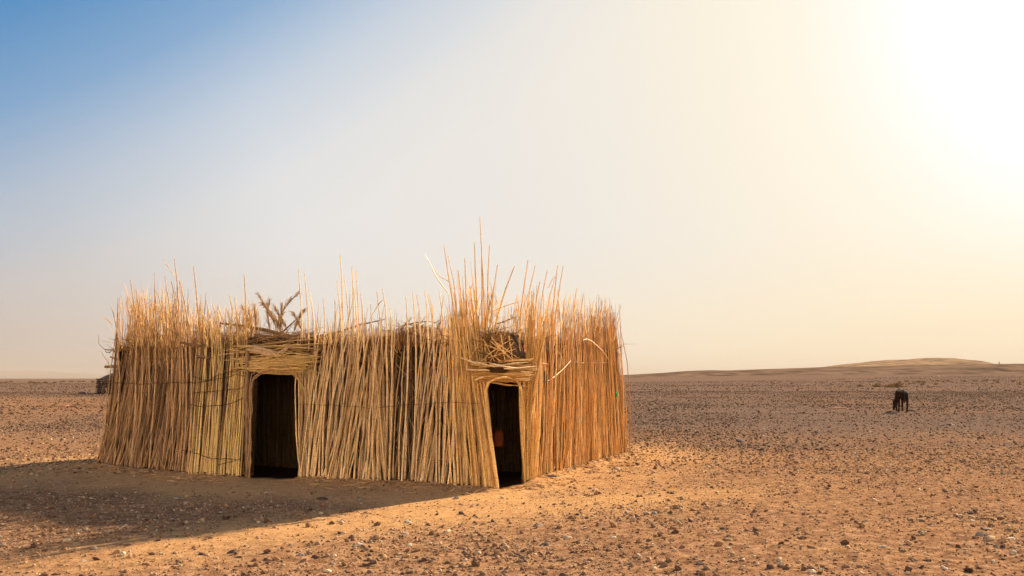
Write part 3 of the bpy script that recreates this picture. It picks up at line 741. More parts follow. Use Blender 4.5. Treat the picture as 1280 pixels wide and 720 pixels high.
# dry palm fronds standing on the roof
def frond(px0, py0, px1, py1, arch, Y, nleaf=38, ll=.27):
    a, b = pt(px0, py0, Y), pt(px1, py1, Y)
    t = np.linspace(0, 1, 12)[:, None]
    mid = (a + b) / 2 + np.array([arch[0], 0, arch[1]])
    sp_ = (1 - t) ** 2 * a + 2 * t * (1 - t) * mid + t ** 2 * b
    s = Strands(); s.add(sp_[None], np.linspace(.010, .003, 12)[None], 5)
    for k5 in range(nleaf):
        u = .2 + .8 * k5 / nleaf; i = min(10, int(u * 11)); p = sp_[i] + (sp_[i + 1] - sp_[i]) * (u * 11 - i)
        tg = sp_[i + 1] - sp_[i]; tg /= np.linalg.norm(tg)
        side = np.cross(tg, [0, 1, 0]) * (1 if k5 % 2 else -1)
        d = tg * .9 + side * rng.uniform(.04, .22) + np.array([0, rng.normal(0, .25), 0]); d /= np.linalg.norm(d)
        L = ll * (1.1 - .5 * u) * rng.uniform(.7, 1.1)
        e = p + d * L + np.array([0, 0, -.10 * L]); m_ = p + d * L * .55 + np.array([0, 0, .03])
        Q = np.stack([p, (p + m_) / 2 + .004, m_, (m_ + e) / 2, e]); s.add(Q[None], np.array([[.003, .0048, .0045, .003, .001]]), 3)
    o = s.build('palm_frond', M['palm'], ROOF); o.location = tuple(-HO)
for f_ in [(342, 424, 336, 380, (-.1, .02)), (352, 424, 324, 372, (-.02, .12)), (360, 424, 330, 384, (0, .1)), (345, 422, 372, 369, (-.12, .16)), (366, 424, 345, 388, (-.05, .05)), (318, 426, 312, 392, (-.03, .0)), (318, 426, 304, 388, (0, .06)), (320, 426, 318, 386, (.02, 0)), (382, 426, 368, 396, (0, .06)), (356, 426, 338, 394, (0, .05)), (348, 426, 352, 384, (.03, .0)), (364, 426, 378, 392, (0, .1))]:
    frond(*f_, Y=13.2 + rng.uniform(-.2, .3))

# ------------------------------------------------------------------ ground
nr, na_ = 430, 900
rad = np.concatenate([[0.05], np.geomspace(1.2, 26, 210), np.geomspace(26.4, 22000, nr - 210)])
ang = np.linspace(0, 2 * np.pi, na_, endpoint=False)
# finer sectors towards the view
ang = np.sort(np.concatenate([np.linspace(R(38), R(142), 720), np.linspace(R(142), R(398), 181)[1:-1]]))
na_ = len(ang); nr = len(rad)
gxx = rad[:, None] * np.cos(ang)[None]; gyy = rad[:, None] * np.sin(ang)[None]
gz = height(gxx, gyy)
V = np.stack([gxx, gyy, gz], -1).reshape(-1, 3)
i = np.arange(nr - 1)[:, None] * na_; j = np.arange(na_)[None]; j2 = (j + 1) % na_
Fq = np.stack([i + j, i + na_ + j, i + na_ + j2, i + j2], -1).reshape(-1, 4)
gm, t, b = new_mat('desert_ground')
tco = N(t, 'ShaderNodeTexCoord')
def nz(scale, detail=5, rough=.55):
    n = N(t, 'ShaderNodeTexNoise'); n.inputs['Scale'].default_value = scale; n.inputs['Detail'].default_value = detail; n.inputs['Roughness'].default_value = rough
    t.links.new(tco.outputs['Object'], n.inputs['Vector']); return n.outputs[0]
def mrng(v, a, b_, c, d):
    n = N(t, 'ShaderNodeMapRange', interpolation_type='SMOOTHSTEP'); t.links.new(v, n.inputs[0])
    for q, val in enumerate((a, b_, c, d)): n.inputs[q + 1].default_value = val
    return n.outputs[0]
at = N(t, 'ShaderNodeAttribute', attribute_name='sand'); pav = N(t, 'ShaderNodeAttribute', attribute_name='pavement')
fine = nz(7.0, 8, .7); mid = nz(.55, 5); big = nz(.06, 4)
soil = ramp(t, mrng(fine, .3, .7, 0, 1), [(0, (0.140, 0.073, 0.041)), (.5, (0.270, 0.147, 0.080)), (1, (0.41, 0.240, 0.132))])
sand = ramp(t, mrng(fine, .25, .75, 0, 1), [(0, (0.42, 0.23, 0.10)), (1, (0.57, 0.34, 0.155))])
dark = ramp(t, mrng(fine, .25, .75, 0, 1), [(0, (0.085, 0.058, 0.047)), (.6, (0.16, 0.112, 0.09)), (1, (0.26, 0.185, 0.145))])
c1 = mixcol(t, mrng(mid, .5, .72, 0, .35), soil, sand)
c2 = mixcol(t, at.outputs['Fac'], c1, sand)
pf = math_node(t, 'MULTIPLY', pav.outputs['Fac'], mrng(mid, .25, .55, .8, 1.0))
c3 = mixcol(t, pf, c2, dark)
c4 = mixcol(t, mrng(big, .5, .66, 0, .4), c3, (0.22, 0.105, 0.05))
# pebble speckle too small to model
vo = N(t, 'ShaderNodeTexVoronoi'); vo.inputs['Scale'].default_value = 26; t.links.new(tco.outputs['Object'], vo.inputs['Vector'])
spk = math_node(t, 'LESS_THAN', vo.outputs['Distance'], .33)
sepc = N(t, 'ShaderNodeSeparateColor'); t.links.new(vo.outputs['Color'], sepc.inputs[0])
pick = math_node(t, 'LESS_THAN', sepc.outputs[0], .5)
spk2 = math_node(t, 'MULTIPLY', math_node(t, 'MULTIPLY', spk, pick), math_node(t, 'SUBTRACT', .95, math_node(t, 'MULTIPLY', at.outputs['Fac'], .8)))
pebc = ramp(t, sepc.outputs[1], [(0, (.08, .045, .03)), (.6, (.15, .085, .055)), (.85, (.30, .19, .12)), (1, (.45, .35, .25))])
c5 = mixcol(t, N(t, 'ShaderNodeAttribute', attribute_name='soot').outputs['Fac'], mixcol(t, spk2, c4, pebc), (.03, .017, .010))  # floor colour darkened indoors in place of shade
t.links.new(c5, b.inputs['Base Color'])
b.inputs['Roughness'].default_value = 1.0; b.inputs['Specular IOR Level'].default_value = 0.0
bh = math_node(t, 'ADD', math_node(t, 'MULTIPLY', fine, 1.0), math_node(t, 'MULTIPLY', spk2, .35))
bh2 = math_node(t, 'ADD', bh, math_node(t, 'MULTIPLY', nz(30, 6, .7), .35))
bp = N(t, 'ShaderNodeBump'); bp.inputs['Strength'].default_value = .8; bp.inputs['Distance'].default_value = .035
t.links.new(bh2, bp.inputs['Height']); t.links.new(bp.outputs[0], b.inputs['Normal'])
gme = mesh_np('ground', V, Fq, 4)
ground = link('ground', gme, gm); tag(ground, kind='structure')
def zone_sand(x, y):
    sd = np.full(np.shape(x), 99.0); dd = np.hypot(x, y); near = dd < 34
    sd[near] = signed(x[near], y[near])
    w = vnoise(x / 1.3 + 4, y / 1.3) + .5 * vnoise(x / .45, y / .45 + 9)
    a = np.where(x < .2, 1 - sstep(.9, 2.7, sd + 1.3 * w), (1 - sstep(.1, 3.2, sd + 1.6 * w)) * .8)
    path = np.exp(-((y - (9.9 + np.where(x < 0, .75, .4) * x) - .6 * vnoise(x / 2.2, x * 0 + 3)) / 1.05) ** 2) * sstep(-5, -2.6, x) * (1 - sstep(.5, 5.5, x)) * .85
    return np.clip(np.maximum(a, path), 0, 1)
def zone_pav(x, y):
    w = 6 * vnoise(x / 9 + 1, y / 9) + 3 * vnoise(x / 3, y / 3 + 2)
    near = np.maximum(sstep(16, 27, y + w), .75 * np.exp(-((y - 18.2 - .6 * w / 3) / 1.3) ** 2) * sstep(2.5, 5, x)) * (y > 0)
    leftwarm = 1 - .7 * sstep(0, 1, (-x - 4) / 20) * (1 - sstep(55, 90, y))
    return np.clip(near * leftwarm, 0, 1)
def zone_indoor_shade(x, y):
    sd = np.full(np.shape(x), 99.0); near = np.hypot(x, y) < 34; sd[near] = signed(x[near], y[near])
    return np.where((y > 14.6) & (x < .6), 1 - sstep(.35, .6, sd), 1 - sstep(.0, .07, sd))  # mask for the indoor darkness painted onto the floor
for nm, fn in (('sand', zone_sand), ('pavement', zone_pav), ('soot', zone_indoor_shade)):
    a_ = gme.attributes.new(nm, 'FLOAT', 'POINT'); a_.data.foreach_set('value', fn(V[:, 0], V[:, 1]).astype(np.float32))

# ------------------------------------------------------------------ stones
def ico(sub):
    bm = bmesh.new(); bmesh.ops.create_icosphere(bm, subdivisions=sub, radius=1)
    v = np.array([q.co[:] for q in bm.verts]); f = np.array([[w.index for w in q.verts] for q in bm.faces]); bm.free()
    return v, f
ICO1, ICO2 = ico(1), ico(2)
def rock_template(base, amp, cuts):
    v, f = base; v = v.copy()
    for _ in range(cuts):
        n = rng.normal(0, 1, 3); n /= np.linalg.norm(n); h = rng.uniform(.38, .78)
        d = v @ n; v = v - np.clip(d - h, 0, None)[:, None] * n
    v = v * (1 + rng.normal(0, amp, (len(v), 1)))
    return v, f
SMALL = [rock_template(ICO1, .10, 4) for _ in range(10)]
LARGE = [rock_template(ICO2, .035, 14) for _ in range(8)]
def scatter(n, ylo, yhi, size, spread=1.08, dens=None, power=1.0):
    """n candidate stones in a wedge round the view, thinned by a density field"""
    y = np.sqrt(rng.uniform(ylo ** 2, yhi ** 2, n)) if power == 1.0 else ylo * (yhi / ylo) ** rng.random(n)
    x = rng.uniform(-1, 1, n) * (y * spread + 1.0)
    keep = np.ones(n, bool)
    if dens is not None: keep = rng.random(n) < dens(x, y)
    x, y = x[keep], y[keep]
    sz = size[0] * (size[1] / size[0]) ** (rng.random(len(x)) ** 2.8)
    return x, y, sz
def dens_near(x, y):
    sd = signed(x, y); s_ = zone_sand(x, y)
    cl = sstep(-.32, .35, vnoise(x / .9, y / .9 + 11) + .8 * vnoise(x / 3.4 + 8, y / 3.4))
    return np.where(sd < .05, 0, (1 - .78 * s_) * (.35 + .65 * cl))
def dens_far(x, y):
    cl = sstep(-.4, .3, vnoise(x / 5 + 31, y / 5) + .5 * vnoise(x / 17, y / 17 + 5))
    sd = np.where(np.hypot(x, y) < 30, signed(x, y), 9)
    return np.where(sd < .1, 0, .3 + .7 * cl)
def gravel_bed(name, mat, label, batches):
    gx_, gy_, gs_ = (np.concatenate([b_[q] for b_ in batches]) for q in range(3))
    gz_ = height(gx_, gy_)
    tid = rng.integers(0, len(SMALL), len(gx_))
    vs, fs, off = [], [], 0
    for k6, (tv, tf) in enumerate(SMALL):
        m_ = tid == k6; n = m_.sum()
        a = rng.uniform(0, 6.28, n); sx = gs_[m_] * rng.uniform(.8, 1.5, n); sy = gs_[m_] * rng.uniform(.6, 1.0, n); sz = gs_[m_] * rng.uniform(.4, .9, n)
        x = tv[None, :, 0] * sx[:, None]; y = tv[None, :, 1] * sy[:, None]; z = tv[None, :, 2] * sz[:, None]
        tx_, ty_ = rng.normal(0, .3, n)[:, None], rng.normal(0, .3, n)[:, None]
        z = z + x * tx_ + y * ty_
        X = x * np.cos(a)[:, None] - y * np.sin(a)[:, None] + gx_[m_][:, None]; Y = x * np.sin(a)[:, None] + y * np.cos(a)[:, None] + gy_[m_][:, None]
        Z = z + (gz_[m_] + sz * rng.uniform(-.15, .45, n))[:, None]
        vs.append(np.stack([X, Y, Z], -1).reshape(-1, 3))
        fs.append((tf[None] + (np.arange(n) * len(tv))[:, None, None]).reshape(-1, 3) + off); off += n * len(tv)
    o = link(name, mesh_np(name, np.concatenate(vs), np.concatenate(fs), 3), M[mat], smooth=False)
    tag(o, label, 'gravel', kind='stuff')
M['dark_gravel'] = stone_mat('varnished_gravel', [(0.055, 0.032, 0.024), (0.10, 0.06, 0.042), (0.04, 0.026, 0.022), (0.16, 0.095, 0.06), (0.075, 0.046, 0.034), (0.22, 0.14, 0.09), (0.09, 0.055, 0.04), (0.30, 0.215, 0.15), (0.065, 0.04, 0.03), (0.13, 0.08, 0.055)])
gravel_bed('gravel', 'gravel', 'small mixed pebbles strewn over the sand around the hut',
           [scatter(200000, 4.2, 14, (.004, .018), dens=dens_near), scatter(42000, 4.2, 17, (.009, .042), dens=dens_near), scatter(2600, 4.2, 9, (.018, .05), dens=dens_near), scatter(78000, 13, 24, (.009, .042), dens=dens_far)])
gravel_bed('dark_gravel', 'dark_gravel', 'dark varnished pebbles covering the plain farther out',
           [scatter(115000, 17, 36, (.012, .050), dens=dens_far), scatter(180000, 34, 95, (.026, .085), dens=dens_far), scatter(70000, 90, 260, (.07, .17), dens=dens_far)])

def stone(px, py, w, col, label, flat=.5, elong=1.0, name='stone', cat='stone', group='larger stones lying on the sand', Y=None, zoff=.05):
    d = F * EYE / (py - CY) if Y is None else Y
    x = (px - CX) * d / F; half = .92 * w * d / F / 2
    tv, tf = LARGE[rng.integers(0, len(LARGE))]
    sx, sy, sz = half, half * rng.uniform(.6, .85) * elong, half * flat
    a = rng.normal(0, .25)
    v = tv * (1 + .04 * rng.normal(0, 1, (len(tv), 1))) * np.array([sx, sy, sz]) / .8
    v[:, 2] += v[:, 0] * rng.normal(0, .1)
    c, s_ = math.cos(a), math.sin(a)
    v = np.column_stack([v[:, 0] * c - v[:, 1] * s_, v[:, 0] * s_ + v[:, 1] * c, v[:, 2]])
    o = link(name, mesh_np(name, v, tf, 3), M['stone_' + col], smooth=False)
    o.location = (x, d, height(np.array([x]), np.array([d]))[0] + sz * zoff)
    tag(o, label, cat, group)
    return o
STONES = [
 (569, 623, 10, 'grey', 'grey stone just beyond the edge of shade below the golden reeds', .6),
 (577, 642, 12, 'dark', 'dark humped stone on the smooth sand, second from the narrow doorway', .5),
 (511, 653, 15, 'pale', 'pale flat stone between the sand strip and the shade edge', .35),
 (672, 656, 13, 'grey', 'grey angular stone straight out from the narrow doorway', .6),
 (679, 679, 19, 'dark', 'wide flat dark stone in the middle foreground pebbles', .34),
 (709, 671, 12, 'pale', 'chalky white stone right behind the wide flat dark one', .6),
 (765, 671, 15, 'pale', 'thin pale slab lying alone to the right of the chalky white stone', .25),
 (576, 683, 16, 'brown', 'brown wedge shaped stone left of the wide flat dark one', .4),
 (527, 699, 11, 'grey', 'small grey stone close to the bottom edge, left of centre', .55),
 (648, 690, 10, 'dark', 'small dark stone just left in front of the wide flat dark one', .6),
 (702, 715, 10, 'dark', 'dark stone at the very bottom edge near the middle', .7),
 (687, 598, 25, 'dark', 'long dark slab lying against the foot of the side wall', .16),
 (772, 586, 11, 'pale', 'pale stone near the foot of the far right corner of the hut', .45),
 (784, 616, 7, 'dark', 'little dark stone out on the smooth sand right of the side wall', .7),
 (715, 619, 8, 'brown', 'little brown stone on the smooth sand below the side wall', .5),
 (721, 643, 7, 'dark', 'little dark stone where the smooth sand meets the pebbles', .8),
 (787, 702, 14, 'dark', 'flat dark stone in the bottom pebbles right of centre', .3),
 (570, 706, 12, 'pale', 'pale flat stone near the bottom edge below the brown wedge', .3),
 (1224, 671, 15, 'grey', 'rounded grey stone at the lower right beside two pale slabs', .55),
 (1265, 675, 19, 'pale', 'long pale slab nearest the right edge of the picture', .22),
 (1236, 663, 22, 'brown', 'thin brown slab just behind the rounded grey stone', .15),
 (962, 711, 13, 'dark', 'dark blocky stone at the bottom right of centre', .7),
 (1015, 716, 16, 'pale', 'pale stone on the bottom edge, cut low by the frame', .4),
 (876, 704, 15, 'grey', 'grey lump of stone left of the dark blocky stone at the bottom', .5),
 (910, 685, 14, 'pale', 'pale flat stone among dark pebbles behind the grey lump', .35),
 (1102, 684, 14, 'grey', 'flat grey stone alone between the lower right slabs and centre', .35),
 (1070, 698, 11, 'brown', 'chunky brown stone left in front of the flat grey one', .7),
 (1035, 700, 7, 'pale', 'tiny white stone beside the chunky brown one', .6),
 (819, 640, 11, 'grey', 'grey stone at the right end of the smooth sand strip', .5),
 (841, 616, 9, 'dark', 'dark stone on open ground right of the hut corner', .5),
 (1064, 596, 7, 'dark', 'dark stone far out on the right, in front of the grazing donkey', .8),
 (1181, 714, 13, 'pale', 'pale stone at the bottom edge below the rounded grey stone', .4),
 (842, 659, 15, 'brown', 'flat brown stone in pebbles right of the sand strip', .28),
 (903, 661, 11, 'dark', 'dark stone next along to the right of the flat brown one', .5),
 (409, 713, 18, 'pale', 'large cream stone on the bottom edge in the left half', .45),
 (459, 705, 15, 'dark', 'large dark stone just right of the cream stone', .55),
 (252, 694, 13, 'dark', 'dark flat stone at the lower left outside the shade', .4),
 (262, 674, 12, 'brown', 'brown stone at the edge of the shade in the left half', .6),
 (289, 691, 17, 'dark', 'wide dark stone right of the flat dark one at lower left', .45),
 (375, 696, 11, 'grey', 'grey stone behind and left of the cream stone', .6),
 (457, 687, 11, 'brown', 'brown stone directly behind the large dark stone', .5),
 (510, 680, 14, 'pale', 'pale low stone left of the brown wedge', .35),
 (428, 667, 9, 'pale', 'small pale stone close to the edge of the shade, below the long reed wall', .55),
 (402, 624, 21, 'dark', 'wide dark flat stone in the shade near the wide doorway', .2),
 (450, 624, 10, 'grey', 'grey stone in the shade right of the wide dark flat one', .5),
 (220, 624, 11, 'grey', 'grey stone in the shade below the yellow reed mat', .45),
 (216, 649, 9, 'grey', 'second grey stone in the shade, farther from the yellow mat', .5),
 (299, 634, 8, 'dark', 'small dark stone in the shade straight out from the wide doorway', .6),
 (332, 615, 9, 'pale', 'pale chip in the shade right before the wide doorway', .3),
 (336, 710, 9, 'red', 'reddish stone near the bottom edge in the left half', .6),
 (225, 711, 7, 'pale', 'small pale stone at the bottom, far left of the reddish stone', .6),
 (118, 688, 10, 'grey', 'grey stone at the lower left, sunlit just past the shade', .6),
 (178, 636, 9, 'grey', 'grey stone in the shade below the rounded left end', .5),
 (197, 678, 10, 'dark', 'dark stone on the shade edge at the lower left', .6),
 (184, 709, 13, 'brown', 'brown angular stone near the bottom left corner', .5),
 (103, 704, 8, 'pale', 'pale stone nearest the bottom left corner', .5),
 (926, 552, 17, 'dark', 'long dark block lying on open ground halfway to the donkey', .32),
 (857, 540, 8, 'dark', 'dark rock left of the long dark block on the plain', .8),
 (955, 537, 5, 'pale', 'white chip on the pebbly plain behind the long dark block', .7),
 (916, 490, 6, 'pale', 'tiny white stone far out on the grey plain right of the hut', .6),
 (1143, 514, 24, 'dark', 'low dark rock in front of the donkey to its right', .2),
 (1188, 531, 14, 'dark', 'dark rock nearer the right edge, in front of the donkey', .4),
 (1237, 515, 10, 'dark', 'dark rock level with the donkey near the right edge', .4),
 (1152, 511, 5, 'pale', 'white stone just right of the donkey', .6),
 (1174, 479, 5, 'pale', 'small white stone far behind the donkey', .6),
 (1020, 541, 8, 'dark', 'dark rock on the right plain between long block and donkey', .7),
 (1045, 511, 30, 'red', 'low reddish mound on the plain left of the donkey', .16),
 (44, 512, 13, 'dark', 'longer of two flat dark stones on the far left plain', .2),
 (28, 512, 8, 'dark', 'shorter of two flat dark stones on the far left plain', .3),
 (76, 508, 24, 'red', 'low reddish mound on the far left plain', .14),
 (103, 491, 11, 'dark', 'dark boulder left of the far stone shelter', .5),
 (112, 491, 8, 'dark', 'smaller dark boulder close to the far stone shelter', .5)]
for (px, py, w, colr, lab, fl) in STONES:
    stone(px, py, w, colr, lab, fl, name='boulder' if 'boulder' in lab else ('mound' if 'mound' in lab else 'stone'), cat='boulder' if 'boulder' in lab else ('mound' if 'mound' in lab else 'stone'))

# broken reed bits and straw fallen along the foot of the walls
n = 520
tx = np.concatenate([rng.uniform(122, 306, 150), rng.uniform(378, 612, 190), rng.uniform(612, 660, 50), rng.uniform(660, 784, 130)])
p, nin = path_at(tx); off_ = -.12 - np.abs(rng.normal(0, .28, n)); p = p + nin * off_[:, None]
a = rng.uniform(0, 6.28, n); L = rng.uniform(.04, .26, n) * np.where(rng.random(n) < .1, 2, 1); d = np.column_stack([np.cos(a), np.sin(a)])
A = p - d * L[:, None] / 2; B = p + d * L[:, None] / 2
A = np.column_stack([A, height(A[:, 0], A[:, 1]) + .006]); B = np.column_stack([B, height(B[:, 0], B[:, 1]) + rng.uniform(.004, .03, n)])
s = Strands().add(curves(A, B, 4, .05, .003), rng.uniform(.003, .008, n)[:, None] * np.array([[.8, 1, 1, .6]]), 5)
tag(s.build('straw_litter', M['husk']), 'broken straw and reed bits scattered along the foot of the walls', 'litter', kind='stuff')

# ------------------------------------------------------------------ donkey
def skin_mesh(name, verts, edges, radii, root, sub=2):
    me = bpy.data.meshes.new(name); me.from_pydata(verts, edges, [])
    o = bpy.data.objects.new(name, me); C.objects.link(o)
    m = o.modifiers.new('skin', 'SKIN'); m.use_smooth_shade = True
    for i_, r_ in enumerate(radii):
        sv = me.skin_vertices[0].data[i_]; sv.radius = r_ if isinstance(r_, tuple) else (r_, r_); sv.use_root = (i_ == root)
    o.modifiers.new('sub', 'SUBSURF').levels = sub; o.modifiers['sub'].render_levels = sub
    dg = bpy.context.evaluated_depsgraph_get(); nm = bpy.data.meshes.new_from_object(o.evaluated_get(dg))
    bpy.data.objects.remove(o); nm.name = name
    return nm
vd, ed, rd = [], [], []
def V_(x, y, z, r, par=None):
    vd.append((x, y, z)); rd.append(r)
    if par is not None: ed.append((par, len(vd) - 1))
    return len(vd) - 1
pel = V_(-.40, 0, .84, (.19, .20)); mid_ = V_(0, 0, .80, (.20, .22), pel); che = V_(.33, 0, .80, (.16, .20), mid_)
nk1 = V_(.54, .02, .78, (.09, .13), che); nk2 = V_(.72, .06, .58, (.07, .10), nk1); pol = V_(.80, .10, .36, (.07, .085), nk2)
hd = V_(.80, .13, .21, (.06, .075), pol); mz = V_(.78, .15, .075, (.045, .05), hd); V_(.77, .155, .03, (.035, .035), mz)
for sgn in (1, -1):
    e1 = V_(.87, .10 + sgn * .06, .42, .03, pol); V_(.95, .10 + sgn * .11, .52, .018, e1)
hoofs = []
for sgn, dx in ((1, .05), (-1, -.04)):
    h1 = V_(-.47, sgn * .11, .72, .12, pel); h2 = V_(-.40 + dx, sgn * .15, .56, .08, h1); h3 = V_(-.58 + dx, sgn * .15, .38, .046, h2); h4 = V_(-.54 + dx, sgn * .15, .12, .032, h3); V_(-.51 + dx, sgn * .15, .03, .040, h4); hoofs.append((-.50 + dx, sgn * .15))
    f1 = V_(.33, sgn * .10, .66, .10, che); f2 = V_(.31 - dx, sgn * .12, .52, .065, f1); f3 = V_(.34 - dx, sgn * .12, .31, .044, f2); f4 = V_(.33 - dx, sgn * .12, .10, .032, f3); V_(.36 - dx, sgn * .12, .03, .040, f4); hoofs.append((.36 - dx, sgn * .12))
DK = empty('donkey', (0, 0, 0))
link('body', skin_mesh('body', vd, ed, rd, pel), M['donkey'], DK)
s = Strands(); s.add(np.array([[(-.56, 0, .92), (-.63, -.02, .80), (-.66, -.03, .62), (-.66, -.04, .46), (-.65, -.04, .36)]]), np.array([[.03, .026, .022, .034, .006]]), 8); s.build('tail', M['mane'], DK)
s = Strands()
for k7 in range(60):
    u = k7 / 59; p = np.array([.42 + .38 * u, .01 + .09 * u, .97 - .52 * u ** 1.3 + .0]); q = p + np.array([.05 + rng.normal(0, .015), rng.normal(0, .03), .04])
    s.add(np.stack([p - [.03, 0, .03], (p + q) / 2, q])[None], np.array([[.012, .01, .003]]), 4)
s.build('mane', M['mane'], DK)
for hx, hy in hoofs:
    s = Strands(); s.add(np.array([[(hx, hy, 0.0), (hx, hy, .001), (hx - .005, hy, .045), (hx - .012, hy, .07), (hx - .012, hy, .071)]]), np.array([[.001, .047, .042, .034, .001]]), 10); s.build('hoof', M['hoof'], DK)
dY = F * EYE / (514.5 - CY); dX = (1126 - CX) * dY / F
DK.location = (dX, dY, height(np.array([dX]), np.array([dY]))[0])
DK.rotation_euler = (0, 0, math.atan2(.955, .29)); DK.scale = (1.10,) * 3
tag(DK, 'dark brown donkey grazing with its head down on the pebbly plain', 'donkey')

# ------------------------------------------------------------------ orange canister hanging inside the narrow doorway
JUG = empty('canister', (-.225, 13.30, .42))
def lathe(prof, n=20, sx=1, sy=1):
    v, f = [], []
    for (r_, z) in prof:
        for k8 in range(n):
            a = k8 * 2 * math.pi / n; c, s_ = math.cos(a), math.sin(a)
            pw = lambda q: math.copysign(abs(q) ** .6, q)
            v.append((pw(c) * r_ * sx, pw(s_) * r_ * sy, z))
    for i_ in range(len(prof) - 1):
        for k8 in range(n): f.append((i_ * n + k8, i_ * n + (k8 + 1) % n, (i_ + 1) * n + (k8 + 1) % n, (i_ + 1) * n + k8))
    return np.array(v), np.array(f)
v, f = lathe([(.001, 0), (.065, 0), (.078, .012), (.080, .06), (.077, .07), (.080, .08), (.080, .19), (.072, .225), (.045, .25), (.022, .258), (.020, .275), (.001, .275)], 20, 1, .72)
link('body', mesh_np('body', v, f, 4), M['orange_plastic'], JUG)
v, f = lathe([(.001, 0), (.025, 0), (.026, .022), (.022, .028), (.001, .028)], 14); cap = link('cap', mesh_np('cap', v + np.array([0, 0, .27]), f, 4), M['black_plastic'], JUG)
s = Strands(); a = np.linspace(.2, 2.94, 12); s.add(np.column_stack([np.cos(a) * .05 , 0 * a, .225 + np.sin(a) * .075])[None], np.full((1, 12), .008), 8); s.build('handle', M['orange_plastic'], JUG)
s = Strands(); s.add(np.array([[(0, -.012, .295), (.0, .03, .42), (0, .09, .52), (.0, .13, .56)]]), np.full((1, 4), .005), 6); s.build('cord', M['wire'], JUG)
tag(JUG, 'orange plastic canister hanging in the dark inside the narrow doorway', 'canister')

# green scrap caught in the reeds at the far right edge
bm = bmesh.new(); g_ = [[bm.verts.new((.015 * i_ + rng.normal(0, .006), rng.normal(0, .015), .02 * j_ + rng.normal(0, .006))) for j_ in range(5)] for i_ in range(4)]
for i_ in range(3):
    for j_ in range(4): bm.faces.new((g_[i_][j_], g_[i_ + 1][j_], g_[i_ + 1][j_ + 1], g_[i_][j_ + 1]))
me = bpy.data.meshes.new('plastic_scrap'); bm.to_mesh(me); bm.free()
o = link('plastic_scrap', me, M['green_plastic']); o.modifiers.new('thickness', 'SOLIDIFY').thickness = .004
o.location = tuple(pt(769.5, 496, 15.7)); tag(o, 'small bright green scrap caught in the reeds at the right edge', 'scrap')

# ------------------------------------------------------------------ far stone shelter behind the left end
SH = empty('stone_shelter', (0, 0, 0))
Ys = 86.0; x0s = (121 - CX) * Ys / F; gz0 = height(np.array([x0s]), np.array([Ys]))[0]; 
SH.location = (x0s, Ys, gz0)
tag(SH, 'low dark stone shelter with a tarpaulin roof half hidden behind the hut', 'shelter')
zt_ = EYE + (CY - 473) * Ys / F - gz0
vs, fs, off = [], [], 0
for side in range(4):
    for row in range(8):
        u = 0.0; Lside = 4.6 if side % 2 == 0 else 3.4
        while u < Lside:
            w = rng.uniform(.22, .5); tv, tf = LARGE[rng.integers(0, 8)]
            if side == 0: c_ = (u + w / 2, 0)
            elif side == 1: c_ = (4.6, u + w / 2)
            elif side == 2: c_ = (u + w / 2, 3.4)
            else: c_ = (0, u + w / 2)
            sc_ = np.array([w * .62, .26, .13]) if side % 2 == 0 else np.array([.26, w * .62, .13])
            vs.append(tv * sc_ * rng.uniform(.9, 1.15) + np.array([c_[0], c_[1], .09 + row * (zt_ / 8)])); fs.append(tf + off); off += len(tv); u += w
link('wall', mesh_np('wall', np.concatenate(vs), np.concatenate(fs), 3), M['stone_dark'], SH, False)
v, f = lathe([(.001, 0), (1, 0), (1.04, .08), (1.0, .2), (.82, .42), (.62, .7), (.35, .88), (.001, .92)], 40, 2.8, 2.1)
v[:, 2] += .06 * vnoise(v[:, 0] * 1.5, v[:, 1] * 1.5); v[:, :2] *= (1 + .06 * vnoise(v[:, 0] * 2 + 3, v[:, 1] * 2))[:, None]
link('roof', mesh_np('roof', v + np.array([2.75, 1.7, zt_ - .15]), f, 4), M['rug'], SH)
v, f = lathe([(.001, 0), (.9, 0), (1.0, .2), (.9, .5), (.5, .68), (.001, .72)], 24, 1.3, .8)
v *= (1 + .12 * vnoise(v[:, 0] * 3, v[:, 2] * 4 + v[:, 1]))[:, None]
link('bundle', mesh_np('bundle', v + np.array([2.5, 1.2, zt_ + .35]), f, 4), M['redbundle'], SH)

# ------------------------------------------------------------------ shrubs on the far plain
def shrub_mesh(seed):
    r_ = np.random.default_rng(seed); n = 130
    a = r_.uniform(0, 6.28, n); e = r_.uniform(.15, 1.4, n); L = r_.uniform(.25, .6, n)
    A = np.column_stack([r_.normal(0, .12, n), r_.normal(0, .12, n), np.zeros(n)]); B = A + np.column_stack([np.cos(a) * np.cos(e) * L * 1.3, np.sin(a) * np.cos(e) * L * 1.3, np.sin(e) * L])
    s = Strands(); s.add(curves(A, B, 4, .08, .01), r_.uniform(.012, .028, n)[:, None] * np.array([[.7, 1, 1.2, .5]]), 4)
    return mesh_np('desert_shrub', np.concatenate(s.v), np.concatenate(s.f), 4)
sm = [shrub_mesh(k9) for k9 in range(5)]
for m_ in sm: m_.materials.append(M['shrub'])
def shrub(px, Y, sc_, label, group):
    x = (px - CX) * Y / F
    o = bpy.data.objects.new('desert_shrub', sm[rng.integers(0, 5)]); C.objects.link(o)
    o.location = (x, Y, height(np.array([x]), np.array([Y]))[0] - .03); o.rotation_euler.z = rng.uniform(0, 6.28); o.scale = (sc_ * rng.uniform(1.0, 1.3), sc_ * 1.2, sc_)
    tag(o, label, 'shrub', group)
for px in list(rng.uniform(1120, 1285, 34)) + list(rng.uniform(960, 1130, 8)):
    shrub(px, rng.uniform(150, 205), rng.uniform(.4, .8), 'small dry shrub in the line of scrub far behind the donkey', 'dry shrubs in a line behind the donkey')
